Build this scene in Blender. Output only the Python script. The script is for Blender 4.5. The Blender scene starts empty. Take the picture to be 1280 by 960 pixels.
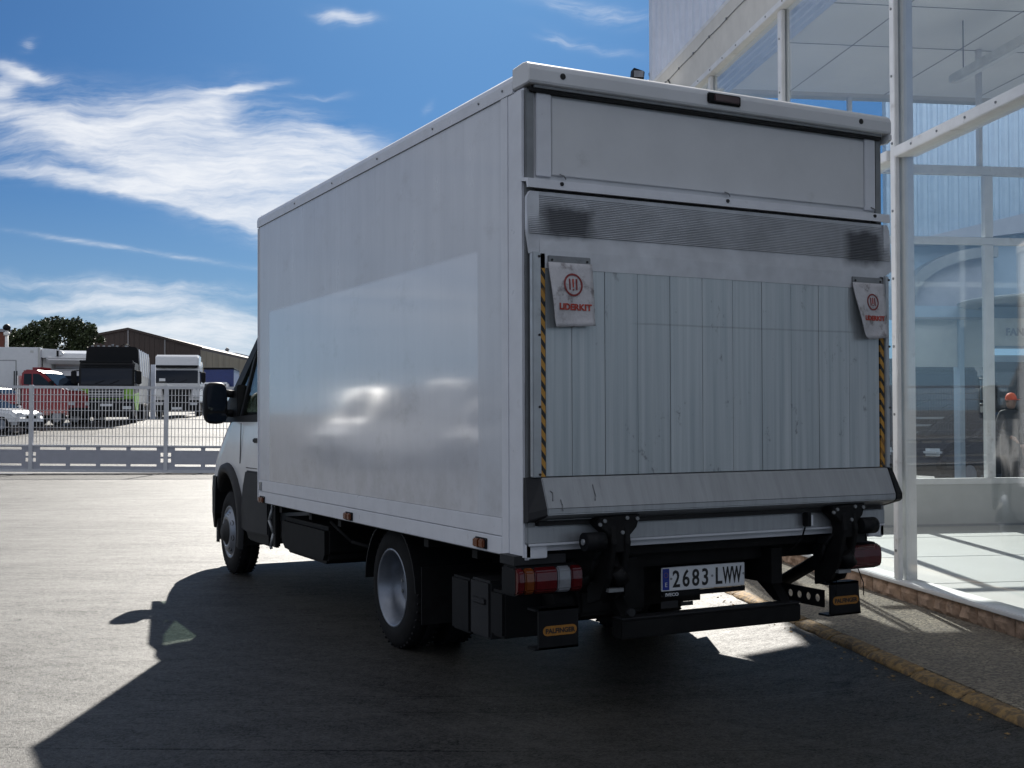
import bpy, bmesh, math, random
from mathutils import Vector, Matrix
random.seed(7)
SC = bpy.context.scene
COL = SC.collection
R = math.radians
# ------------------------------------------------------------------ camera
CAM = Vector((-2.5081, -4.6725, 1.3464)); YAW, PIT, ROL, FPX, SY = 0.4813, 0.0175, -0.0036, 1485.17, 17.92
_f = Vector((math.sin(YAW)*math.cos(PIT), math.cos(YAW)*math.cos(PIT), math.sin(PIT)))
_r0 = Vector((math.cos(YAW), -math.sin(YAW), 0)); _u0 = _r0.cross(_f)
_r = _r0*math.cos(ROL) + _u0*math.sin(ROL); _u = -_r0*math.sin(ROL) + _u0*math.cos(ROL)
cam = bpy.data.cameras.new('camera'); co = bpy.data.objects.new('camera', cam); COL.objects.link(co)
co.matrix_world = Matrix(((_r.x, _u.x, -_f.x, CAM.x), (_r.y, _u.y, -_f.y, CAM.y), (_r.z, _u.z, -_f.z, CAM.z), (0, 0, 0, 1)))
cam.sensor_fit = 'HORIZONTAL'; cam.sensor_width = 36; cam.lens = FPX/1280*36; cam.shift_y = SY/1280
cam.clip_start = .05; cam.clip_end = 6000
SC.camera = co
SC.view_settings.view_transform = 'Standard'; SC.view_settings.look = 'None'
SC.view_settings.gamma = 1.0; SC.view_settings.exposure = 1.15
# ------------------------------------------------------------------ sun and sky
SUN_EL, SUN_AZ = R(34.2), math.atan2(.6886, 1.300)      # azimuth clockwise from +y
sl = bpy.data.lights.new('sun', 'SUN'); so = bpy.data.objects.new('sun', sl); COL.objects.link(so)
sl.energy = 5.0; sl.angle = R(.5); sl.color = (1, .95, .87)
sd = Vector((math.sin(SUN_AZ)*math.cos(SUN_EL), math.cos(SUN_AZ)*math.cos(SUN_EL), math.sin(SUN_EL)))
so.rotation_euler = sd.to_track_quat('Z', 'Y').to_euler()

class NT:
    """small helper to write node trees"""
    def __init__(s, tree): s.t = tree; s.n = tree.nodes; s.l = tree.links
    def node(s, kind, **kw):
        x = s.n.new(kind)
        for k, v in kw.items(): setattr(x, k, v)
        return x
    def put(s, sock, v):
        if isinstance(v, bpy.types.NodeSocket): s.l.new(v, sock)
        else: sock.default_value = v
    def math(s, op, a, b=0.0, c=None, clamp=False):
        x = s.node('ShaderNodeMath', operation=op, use_clamp=clamp); s.put(x.inputs[0], a); s.put(x.inputs[1], b)
        if c is not None: s.put(x.inputs[2], c)
        return x.outputs[0]
    def vmath(s, op, a, b=(0, 0, 0), out=0):
        x = s.node('ShaderNodeVectorMath', operation=op); s.put(x.inputs[0], a); s.put(x.inputs[1], b); return x.outputs[out]
    def mapr(s, v, a, b, c=0.0, d=1.0, smooth=False):
        x = s.node('ShaderNodeMapRange', interpolation_type='SMOOTHSTEP' if smooth else 'LINEAR'); s.put(x.inputs[0], v)
        for i, q in enumerate((a, b, c, d)): x.inputs[i+1].default_value = q
        return x.outputs[0]
    def noise(s, vec, scale, detail=4, rough=.55, dist=0.0, out=0):
        x = s.node('ShaderNodeTexNoise'); s.put(x.inputs['Vector'], vec); x.inputs['Scale'].default_value = scale
        x.inputs['Detail'].default_value = detail; x.inputs['Roughness'].default_value = rough; x.inputs['Distortion'].default_value = dist
        return x.outputs[out]
    def mix(s, f, a, b):
        x = s.node('ShaderNodeMix', data_type='RGBA'); s.put(x.inputs[0], f); s.put(x.inputs[6], a); s.put(x.inputs[7], b); return x.outputs[2]
    def mapping(s, vec, loc=(0, 0, 0), rot=(0, 0, 0), scale=(1, 1, 1), kind='POINT'):
        x = s.node('ShaderNodeMapping', vector_type=kind); s.put(x.inputs[0], vec)
        x.inputs[1].default_value = loc; x.inputs[2].default_value = rot; x.inputs[3].default_value = scale; return x.outputs[0]
    def comb(s, x_, y_, z_):
        x = s.node('ShaderNodeCombineXYZ'); s.put(x.inputs[0], x_); s.put(x.inputs[1], y_); s.put(x.inputs[2], z_); return x.outputs[0]
    def sep(s, v):
        x = s.node('ShaderNodeSeparateXYZ'); s.put(x.inputs[0], v); return x.outputs

wd = bpy.data.worlds.new('World'); SC.world = wd; wd.use_nodes = True
def build_sky():
    t = NT(wd.node_tree); t.n.clear()
    sky = t.node('ShaderNodeTexSky', sky_type='NISHITA', sun_disc=False, sun_elevation=SUN_EL, sun_rotation=SUN_AZ,
                 altitude=600, air_density=1.0, dust_density=1.3, ozone_density=2.6)
    d = t.node('ShaderNodeTexCoord').outputs['Generated']
    F0 = (math.sin(YAW), math.cos(YAW), 0); R0 = (math.cos(YAW), -math.sin(YAW), 0)
    fz = t.math('MAXIMUM', t.vmath('DOT_PRODUCT', d, F0, 1), .02)
    u = t.math('DIVIDE', t.vmath('DOT_PRODUCT', d, R0, 1), fz)
    xyz = t.sep(d)
    v = t.math('DIVIDE', xyz[2], fz)
    p = t.comb(u, v, 0.0)
    # fibre noise bends the cirrus plumes
    w = t.vmath('SUBTRACT', t.noise(p, 7, 3, .5, out=1), (.5, .5, .5))
    w2 = t.vmath('SUBTRACT', t.noise(p, 26, 3, .6, out=1), (.5, .5, .5))
    pw = t.vmath('ADD', p, t.vmath('ADD', t.vmath('MULTIPLY', w, (.075, .045, 0)), t.vmath('MULTIPLY', w2, (.018, .012, 0))))
    dens = None
    px = lambda x, y: ((x-640)/1485, (524-y)/1485)
    def streak(x, y, ang, l, wdt, amp, src=pw):
        nonlocal dens
        c = px(x, y)
        m = t.mapping(src, (c[0], c[1], 0), (0, 0, R(ang)), (l/1485, wdt/1485, 1), 'TEXTURE')
        q = t.vmath('DOT_PRODUCT', m, m, 1)
        e = t.math('MULTIPLY', t.math('POWER', 2.718, t.math('MULTIPLY', q, -1.0)), amp)
        dens = e if dens is None else t.math('ADD', dens, e)
    for a in ((300, 205, -18, 180, 50, 1.0), (140, 190, -14, 190, 42, .55), (400, 235, -20, 110, 58, 1.1), (240, 150, 38, 66, 26, .9), (190, 140, -20, 90, 30, .25), (420, 170, -24, 70, 18, .5),
              (205, 248, -12, 210, 11, 1.0), (60, 150, -22, 120, 24, .55), (300, 105, 8, 52, 7, .85), (330, 262, -14, 90, 24, .8), (30, 76, -20, 44, 9, .9),
              (5, 96, 25, 26, 16, .8), (33, 40, 30, 12, 7, .5), (440, 12, -12, 30, 9, .75), (400, 115, 0, 34, 5, .35),
              (140, 306, -9, 170, 4, .5, p), (530, 133, 40, 9, 5, .3), (690, 46, 0, 20, 5, .35), (740, 52, -14, 60, 8, .35), (740, 8, -10, 90, 12, .4),
              (150, 352, -3, 200, 9, .6), (60, 372, 2, 160, 10, .6), (230, 382, -5, 190, 13, .75), (110, 400, -2, 210, 11, .65), (290, 418, -2, 160, 20, .85), (40, 418, 0, 140, 12, .6), (250, 450, 0, 270, 18, .75)):
        streak(*a)
    def fibre(ang, sx, sy, det): return t.noise(t.mapping(pw, rot=(0, 0, R(ang)), scale=(sx, sy, 1)), 1.0, det, .66)
    fb = t.math('ADD', t.math('MULTIPLY', fibre(17, 6, 46, 5), .42), t.math('ADD', t.math('MULTIPLY', fibre(-26, 10, 40, 5), .26), t.math('MULTIPLY', fibre(14, 26, 150, 4), .32)))
    soft = t.math('MINIMUM', t.math('MULTIPLY', dens, 3.0), 1.0)
    dens = t.math('ADD', t.math('MINIMUM', dens, 1.0), t.math('MULTIPLY', t.math('MULTIPLY', t.math('SUBTRACT', fb, .52), 2.6), soft))
    dens = t.mapr(dens, -.04, 1.38, 0, 1, True)
    front = t.mapr(t.vmath('DOT_PRODUCT', d, F0, 1), .55, .8, 0, 1, True)
    dens = t.math('MULTIPLY', dens, front)
    # the same kind of broken cirrus goes on all round
    pl = t.vmath('DIVIDE', d, t.comb(t.math('MAXIMUM', xyz[2], .05), t.math('MAXIMUM', xyz[2], .05), 1.0))
    pl = t.mapping(pl, rot=(0, 0, R(35)), scale=(.55, 1.3, 0))
    g = t.noise(pl, .8, 7, .6, .6)
    g = t.math('MULTIPLY', t.mapr(g, .30, .66, .06, .9, True), t.math('SUBTRACT', 1.0, front))
    g = t.math('MULTIPLY', g, t.mapr(xyz[2], .02, .12, 0, 1, True))
    dens = t.math('MINIMUM', t.math('ADD', dens, g), 1.0)
    skyc = t.vmath('MULTIPLY', sky.outputs[0], (.125, .278, .475))
    hz = t.mapr(xyz[2], 0.0, .22, .62, 0.0, True)
    skyc = t.mix(hz, skyc, (3.2, 4.6, 6.2, 1))
    cl = t.mix(t.math('MULTIPLY', dens, .90), skyc, (8.6, 8.75, 9.0, 1))
    bg = t.node('ShaderNodeBackground'); t.put(bg.inputs[0], cl); bg.inputs[1].default_value = .05
    out = t.node('ShaderNodeOutputWorld'); t.l.new(bg.outputs[0], out.inputs[0])
build_sky()
SC.cycles.max_bounces = 8; SC.cycles.transparent_max_bounces = 24
SC.cycles.caustics_reflective = False; SC.cycles.caustics_refractive = False

# ------------------------------------------------------------------ materials
M = {}
def mat(name, col, rough=.5, metal=0.0, var=.12, scale=6.0, bump=0.0, bscale=60.0, coat=0.0, stretch=(1, 1, 1), spec=.5, dirt=None, rvar=.0):
    m = bpy.data.materials.new(name); m.use_nodes = True; t = NT(m.node_tree)
    b = t.n['Principled BSDF']
    pos = t.node('ShaderNodeNewGeometry').outputs['Position']
    pv = t.mapping(pos, scale=stretch)
    n = t.noise(pv, scale, 5, .6)
    lo = tuple(c*(1-var) for c in col)+(1,); hi = tuple(min(1, c*(1+var)) for c in col)+(1,)
    c = t.mix(t.mapr(n, .3, .7), lo, hi)
    if dirt:
        dn = t.noise(pv, dirt[1], 6, .65)
        c = t.mix(t.mapr(dn, dirt[2], dirt[2]+.18, 0, dirt[3], True), c, dirt[0]+(1,))
    t.put(b.inputs['Base Color'], c)
    b.inputs['Roughness'].default_value = rough; b.inputs['Metallic'].default_value = metal
    if rvar: t.put(b.inputs['Roughness'], t.mapr(t.noise(pv, scale*2.3, 4), .3, .7, rough-rvar, rough+rvar))
    b.inputs['Specular IOR Level'].default_value = spec
    if coat: b.inputs['Coat Weight'].default_value = coat; b.inputs['Coat Roughness'].default_value = .08
    if bump:
        bn = t.node('ShaderNodeBump'); bn.inputs['Strength'].default_value = bump; bn.inputs['Distance'].default_value = .01
        t.put(bn.inputs['Height'], t.noise(pv, bscale, 4, .6)); t.l.new(bn.outputs[0], b.inputs['Normal'])
    M[name] = m; return m
def glass_mat(name, tint=(.9, .95, .96), refl=1.6, f0=.045, body=None):
    """thin pane: clear with an angle-dependent mirror reflection, or dark inside when body is given"""
    m = bpy.data.materials.new(name); m.use_nodes = True; t = NT(m.node_tree); t.n.remove(t.n['Principled BSDF'])
    g = t.node('ShaderNodeNewGeometry')
    c = t.math('ABSOLUTE', t.vmath('DOT_PRODUCT', g.outputs['Normal'], g.outputs['Incoming'], 1))
    k = t.math('POWER', t.math('SUBTRACT', 1.0, c, clamp=True), 5.0)
    fr = t.math('MULTIPLY', t.math('ADD', f0, t.math('MULTIPLY', k, .55)), refl, clamp=True)
    gl = t.node('ShaderNodeBsdfGlossy'); gl.inputs['Roughness'].default_value = .01; gl.inputs[0].default_value = (1, 1, 1, 1)
    if body: a = t.node('ShaderNodeBsdfDiffuse'); a.inputs[0].default_value = body+(1,)
    else: a = t.node('ShaderNodeBsdfTransparent'); a.inputs[0].default_value = tint+(1,)
    mx = t.node('ShaderNodeMixShader'); t.put(mx.inputs[0], fr); t.l.new(a.outputs[0], mx.inputs[1]); t.l.new(gl.outputs[0], mx.inputs[2])
    t.l.new(mx.outputs[0], t.n['Material Output'].inputs[0]); M[name] = m; return m

mat('white_frame', (.74, .74, .74), .4, var=.08, dirt=((.30, .27, .23), 9, .58, .5))
mat('white_clad', (.68, .73, .84), .45, var=.05, dirt=((.4, .4, .4), 3, .6, .3))
mat('soffit', (.66, .64, .60), .6, var=.06)
mat('ceiling', (.88, .88, .87), .7, var=.05, scale=1.2)
mat('alu', (.36, .375, .395), .42, .55, var=.10, scale=5, stretch=(6, 1, .6), bump=.08, bscale=14, rvar=.08, dirt=((.13, .13, .14), 7, .60, .55))
mat('alu_dull', (.22, .23, .24), .5, .45, var=.12, scale=7, bump=.08, rvar=.06, dirt=((.11, .11, .12), 9, .6, .6))
mat('alu_bright', (.38, .40, .42), .38, .5, var=.10, scale=9, rvar=.08, dirt=((.2, .2, .2), 14, .6, .5))
mat('rail_white', (.66, .675, .72), .35, var=.06, dirt=((.35, .34, .33), 6, .6, .4), rvar=.08)
mat('header', (.62, .63, .65), .45, var=.05, scale=3, dirt=((.3, .3, .3), 5, .62, .35))
mat('black_gap', (.012, .012, .013), .7)
mat('chassis', (.006, .006, .0065), .65, var=.4, scale=12, dirt=((.028, .025, .022), 8, .60, .5), spec=.2)
mat('rubber', (.009, .009, .010), .8, var=.3, scale=14, bump=.15, spec=.2)
mat('plastic', (.009, .0095, .011), .55, var=.2, scale=9, bump=.05, spec=.15)
mat('plastic_grey', (.020, .0205, .023), .6, var=.15, bump=.05, spec=.25)
mat('rim_silver', (.20, .22, .26), .35, .55, var=.12, scale=16, dirt=((.1, .09, .08), 12, .6, .5))
mat('paint_white', (.70, .71, .73), .22, coat=.6, var=.04, dirt=((.45, .44, .42), 4, .62, .3))
mat('amber', (.13, .032, .006), .2, var=.2, scale=30, coat=.2)
mat('red_lens', (.075, .003, .005), .2, var=.2, scale=30, coat=.2)
mat('clear_lens', (.19, .20, .22), .2, var=.1, scale=30, coat=.2)
mat('plate_white', (.75, .77, .80), .4, var=.05, scale=20)
mat('plate_blue', (.01, .03, .28), .4)
mat('ink_black', (.01, .01, .012), .5)
mat('ink_red', (.42, .05, .03), .6, var=.25, scale=60)
mat('ink_dark_red', (.22, .03, .03), .6, var=.2, scale=60)
mat('cloth', (.54, .53, .55), .8, var=.10, scale=18, bump=.3, bscale=90, dirt=((.16, .14, .14), 16, .52, .75))
mat('badge_yellow', (.30, .13, .015), .5, var=.15, scale=30)
mat('brake_lens', (.05, .02, .025), .3, coat=.3)
mat('kerb_paint', (.30, .19, .075), .85, var=.25, scale=9, bump=.6, bscale=40, dirt=((.075, .06, .048), 26, .42, .75))
mat('stone', (.42, .29, .21), .9, var=.30, scale=14, bump=.9, bscale=30, dirt=((.16, .11, .08), 18, .55, .7))
mat('mortar', (.16, .13, .11), .95, var=.2)
mat('gate_paint', (.55, .56, .59), .45, var=.08)
mat('gate_sheet', (.36, .37, .42), .5, var=.06)
mat('interior_floor', (.50, .50, .49), .35, var=.05, scale=1.5)
mat('grey_panel', (.50, .51, .50), .5, var=.05)
mat('blue_grey', (.36, .45, .55), .5, var=.06)
mat('brown_clad', (.075, .058, .050), .7, var=.08, stretch=(1, 1, .1))
mat('brown_side', (.30, .25, .17), .7, var=.2, scale=2, stretch=(1, 1, .1))
mat('concrete_wall', (.30, .30, .30), .8, var=.1)
mat('brick_red', (.20, .07, .05), .9, var=.2)
mat('red_paint', (.24, .012, .016), .3, coat=.4)
mat('green_paint', (.20, .42, .03), .35, coat=.3)
mat('blue_body', (.01, .03, .16), .4)
mat('dark_body', (.008, .009, .011), .5, spec=.15)
mat('dark_vehicle', (.012, .013, .015), .45, spec=.2)
mat('grey_metal', (.32, .33, .34), .4, .4)
mat('headlamp', (.65, .67, .7), .15, coat=.7)
mat('bark', (.06, .045, .03), .9, bump=.5)
mat('skin', (.42, .24, .17), .55, var=.06)
mat('cap_orange', (.75, .10, .03), .7)
mat('jacket', (.012, .013, .016), .8, var=.2, scale=20)
mat('trousers', (.010, .011, .014), .85, var=.2, scale=20)
mat('shoe', (.012, .012, .012), .6)
mat('lamp_white', (.72, .72, .70), .5)
glass_mat('pane', (.97, .985, .985), 1.0, .08); glass_mat('pane_inner', (.95, .97, .975), 1.0, .022)
glass_mat('windscreen', body=(.008, .012, .02), refl=.6, f0=.045)
glass_mat('cab_glass', (.58, .64, .60), 1.3)
def leaf_mat(name, col):
    m = mat(name, col, .6, var=.55, scale=1.1); return m
leaf_mat('leaf', (.045, .062, .022))

def side_material():
    """white gel-coat side wall: dirt film, an oblong where a removed sign kept the paint clean"""
    m = bpy.data.materials.new('box_side'); m.use_nodes = True; t = NT(m.node_tree); b = t.n['Principled BSDF']
    pos = t.node('ShaderNodeNewGeometry').outputs['Position']; x, y, z = t.sep(pos)
    st = t.noise(t.mapping(pos, scale=(1, 3.2, .35)), 2.4, 5, .6)
    bl = t.noise(pos, 1.3, 5, .6)
    film = t.math('ADD', t.math('MULTIPLY', st, .6), t.math('MULTIPLY', bl, .4))
    e = .011
    def edge(v, a, b2): return t.math('MULTIPLY', t.mapr(v, a-e, a+e), t.mapr(v, b2-e, b2+e, 1, 0))
    patch = t.math('MULTIPLY', edge(y, .486, 4.05), edge(z, .2, 2.155))
    c = t.mix(t.mapr(film, .35, .65), (.57, .59, .635, 1), (.66, .68, .725, 1))
    c = t.mix(t.math('MULTIPLY', patch, .38), c, (.74, .755, .81, 1))
    sc = t.noise(t.mapping(pos, scale=(1, 1.2, 22)), 3.2, 4, .7)
    c = t.mix(t.mapr(sc, .70, .74, 0, .3), c, (.3, .3, .31, 1))
    run = t.noise(t.mapping(pos, scale=(1, 16, .25)), 1.6, 5, .65)
    c = t.mix(t.math('MULTIPLY', t.mapr(run, .54, .74, 0, .26, True), t.mapr(z, 1.9, 2.8, .25, 1)), c, (.34, .34, .35, 1))
    c = t.mix(t.mapr(t.noise(t.mapping(pos, scale=(1, 1, 1.6)), 2.6, 6, .7), .54, .72, 0, .28, True), c, (.36, .35, .35, 1))
    bott = t.math('MULTIPLY', t.mapr(z, .9, 1.25, 1, 0), t.mapr(t.noise(pos, 5, 5, .7), .42, .62))
    c = t.mix(t.math('MULTIPLY', bott, .28), c, (.30, .29, .28, 1))
    t.put(b.inputs['Base Color'], c)
    r = t.math('SUBTRACT', t.mapr(film, .3, .7, .38, .24), t.math('MULTIPLY', patch, .15)); t.put(b.inputs['Roughness'], r)
    t.put(b.inputs['Coat Weight'], t.math('ADD', .2, t.math('MULTIPLY', patch, .75))); b.inputs['Coat Roughness'].default_value = .07; b.inputs['Coat IOR'].default_value = 1.6
    bn = t.node('ShaderNodeBump'); bn.inputs['Strength'].default_value = .22; bn.inputs['Distance'].default_value = .02
    t.put(bn.inputs['Height'], t.math('ADD', t.noise(pos, 1.6, 2, .4), t.math('MULTIPLY', t.noise(pos, 9, 2, .4), .12))); t.l.new(bn.outputs[0], b.inputs['Normal'])
    M['box_side'] = m
side_material()
def plank_material():
    m = bpy.data.materials.new('lift_plank'); m.use_nodes = True; t = NT(m.node_tree); b = t.n['Principled BSDF']
    pos = t.node('ShaderNodeNewGeometry').outputs['Position']; x, y, z = t.sep(pos)
    oi = t.node('ShaderNodeObjectInfo').outputs['Random']
    st = t.noise(t.mapping(pos, scale=(26, 1, .5)), 1.2, 5, .6)
    c = t.mix(t.mapr(st, .3, .7), (.34, .375, .395, 1), (.54, .57, .59, 1))
    c = t.mix(t.math('MULTIPLY', oi, .16), c, (.2, .23, .25, 1))
    sp = t.noise(t.mapping(pos, scale=(1, 1, .6)), 11, 5, .7)
    c = t.mix(t.mapr(sp, .61, .72, 0, .65, True), c, (.10, .10, .11, 1))
    # a long scuff across the planks
    ln = t.math('ABSOLUTE', t.math('SUBTRACT', z, t.math('ADD', 1.783, t.math('MULTIPLY', t.noise(pos, 3, 2), .01))))
    sel = t.math('MULTIPLY', t.mapr(ln, .002, .006, 1, 0), t.math('MULTIPLY', t.mapr(x, .52, .6), t.mapr(x, 1.85, 1.95, 1, 0)))
    c = t.mix(t.math('MULTIPLY', sel, .32), c, (.10, .10, .11, 1))
    t.put(b.inputs['Base Color'], c); b.inputs['Metallic'].default_value = .5
    t.put(b.inputs['Roughness'], t.mapr(st, .3, .7, .28, .44))
    bn = t.node('ShaderNodeBump'); bn.inputs['Strength'].default_value = .22; bn.inputs['Distance'].default_value = .006
    t.put(bn.inputs['Height'], t.noise(t.mapping(pos, scale=(14, 1, .25)), 1.5, 3, .5)); t.l.new(bn.outputs[0], b.inputs['Normal'])
    M['lift_plank'] = m
plank_material()
def ramp_material():
    m = mat('lift_ramp', (.54, .55, .58), .45, .4, var=.12, scale=8, rvar=.06); t = NT(m.node_tree); b = t.n['Principled BSDF']
    src = b.inputs['Base Color'].links[0].from_socket
    pos = t.node('ShaderNodeNewGeometry').outputs['Position']; x, y, z = t.sep(pos)
    nz = t.math('MULTIPLY', t.math('SUBTRACT', t.noise(pos, 16, 4), .5), .06)
    def sm(x0, x1, z0, z1):
        a = t.math('MULTIPLY', t.mapr(t.math('ADD', x, nz), x0-.03, x0+.03), t.mapr(t.math('ADD', x, nz), x1-.03, x1+.03, 1, 0))
        c = t.math('MULTIPLY', t.mapr(t.math('ADD', z, nz), z0-.02, z0+.02), t.mapr(t.math('ADD', z, nz), z1-.02, z1+.02, 1, 0))
        return t.math('MULTIPLY', a, c)
    k = t.math('ADD', sm(.07, .32, 2.165, 2.30), sm(1.86, 2.10, 2.145, 2.315))
    t.put(b.inputs['Base Color'], t.mix(t.math('MULTIPLY', k, .72), src, (.045, .047, .055, 1)))
ramp_material()
def tape_material():
    m = bpy.data.materials.new('hazard_tape'); m.use_nodes = True; t = NT(m.node_tree); b = t.n['Principled BSDF']
    pos = t.node('ShaderNodeNewGeometry').outputs['Position']; x, y, z = t.sep(pos)
    s = t.math('FRACT', t.math('MULTIPLY', t.math('ADD', z, t.math('MULTIPLY', x, 1.3)), 16.0))
    k = t.math('LESS_THAN', s, .45)
    n = t.noise(pos, 40, 4)
    c = t.mix(k, t.mix(n, (.42, .20, .03, 1), (.60, .32, .05, 1)), (.015, .015, .015, 1))
    c = t.mix(t.mapr(t.noise(pos, 9, 4), .58, .64, 0, .5), c, (.5, .24, .04, 1))
    t.put(b.inputs['Base Color'], c); b.inputs['Roughness'].default_value = .5; M['hazard_tape'] = m
tape_material()
def asphalt_material():
    m = bpy.data.materials.new('asphalt'); m.use_nodes = True; t = NT(m.node_tree); b = t.n['Principled BSDF']
    pos = t.node('ShaderNodeNewGeometry').outputs['Position']
    g = t.noise(pos, 95, 4, .75); g2 = t.noise(pos, 28, 4, .7); vo = t.node('ShaderNodeTexVoronoi'); t.put(vo.inputs['Vector'], pos); vo.inputs['Scale'].default_value = 85; cell = t.sep(vo.outputs['Color'])[0]
    vo2 = t.node('ShaderNodeTexVoronoi'); t.put(vo2.inputs['Vector'], pos); vo2.inputs['Scale'].default_value = 34; cell2 = t.sep(vo2.outputs['Color'])[1]
    grain = t.math('ADD', t.math('MULTIPLY', t.math('SUBTRACT', cell, .5), .15), t.math('MULTIPLY', t.math('SUBTRACT', cell2, .5), .07))
    big = t.noise(pos, .5, 5, .6); mid = t.noise(pos, 3.5, 5, .65)
    # faint sweeping tyre tracks: rings around far turning centres
    def ring(cx, cy, k, seed):
        d = t.vmath('LENGTH', t.vmath('SUBTRACT', t.vmath('MULTIPLY', pos, (1, 1, 0)), (cx, cy, 0)), out=1)
        return t.noise(t.comb(t.math('MULTIPLY', d, k), seed, t.math('MULTIPLY', t.noise(pos, .25, 2), 2.5)), 1.0, 3, .6)
    tr = t.math('ADD', t.math('MULTIPLY', ring(-14, -6, 7.0, 3.1), .5), t.math('MULTIPLY', ring(9, 44, 9.5, 9.4), .5))
    v = t.math('ADD', t.math('ADD', t.math('MULTIPLY', g, .62), t.math('ADD', t.math('MULTIPLY', mid, .15), t.math('MULTIPLY', g2, .2))), t.math('ADD', t.math('MULTIPLY', tr, .36), t.math('MULTIPLY', big, .2)))
    v = t.math('ADD', v, grain)
    sc1 = t.mapr(ring(-9, -20, 26.0, 5.5), .66, .72, 0, .16, True); sc2 = t.mapr(ring(16, 30, 34.0, 1.7), .30, .36, -.14, 0, True)
    v = t.math('ADD', v, t.math('ADD', sc1, sc2))
    oil = t.mapr(t.noise(pos, .9, 4, .6), .66, .74, 0, -.16, True); v = t.math('ADD', v, oil)
    c = t.mix(t.mapr(v, .56, .90), (.003, .003, .0033, 1), (.043, .040, .035, 1))
    # old joint in the paving
    a = Vector((1.14, 11.55)); e = Vector((-1.87, 1.78)); dd = (e-a).normalized(); nn = Vector((-dd.y, dd.x))
    dist = t.math('ABSOLUTE', t.math('ADD', t.vmath('DOT_PRODUCT', t.vmath('SUBTRACT', pos, (a.x, a.y, 0)), (nn.x, nn.y, 0), 1), t.math('MULTIPLY', t.math('SUBTRACT', mid, .5), .12)))
    c = t.mix(t.mapr(dist, .004, .03, .6, 0), c, (.02, .02, .02, 1))
    t.put(b.inputs['Base Color'], c)
    t.put(b.inputs['Roughness'], t.mapr(g2, .3, .7, .52, .66)); t.put(b.inputs['Specular IOR Level'], t.mapr(v, .56, .92, .03, .42))
    bn = t.node('ShaderNodeBump'); bn.inputs['Strength'].default_value = .6; bn.inputs['Distance'].default_value = .010
    t.put(bn.inputs['Height'], t.math('ADD', g, t.math('ADD', t.math('MULTIPLY', g2, .7), t.math('MULTIPLY', tr, .5)))); t.l.new(bn.outputs[0], b.inputs['Normal'])
    M['asphalt'] = m
asphalt_material()
def pavement_material():
    m = bpy.data.materials.new('washed_concrete'); m.use_nodes = True; t = NT(m.node_tree); b = t.n['Principled BSDF']
    pos = t.node('ShaderNodeNewGeometry').outputs['Position']
    vo = t.node('ShaderNodeTexVoronoi'); t.put(vo.inputs['Vector'], pos); vo.inputs['Scale'].default_value = 75
    g = t.noise(pos, 120, 3, .6); mid = t.noise(pos, 4, 5, .6)
    c = t.mix(t.mapr(t.sep(vo.outputs['Color'])[0], .1, .9), (.13, .11, .085, 1), (.36, .31, .23, 1))
    c = t.mix(t.mapr(mid, .4, .65, 0, .5), c, (.14, .12, .10, 1))
    t.put(b.inputs['Base Color'], c); b.inputs['Roughness'].default_value = .8
    bn = t.node('ShaderNodeBump'); bn.inputs['Strength'].default_value = 1.0; bn.inputs['Distance'].default_value = .012
    t.put(bn.inputs['Height'], t.math('SUBTRACT', t.math('MULTIPLY', g, .3), vo.outputs['Distance'])); t.l.new(bn.outputs[0], b.inputs['Normal'])
    M['washed_concrete'] = m
pavement_material()

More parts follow.
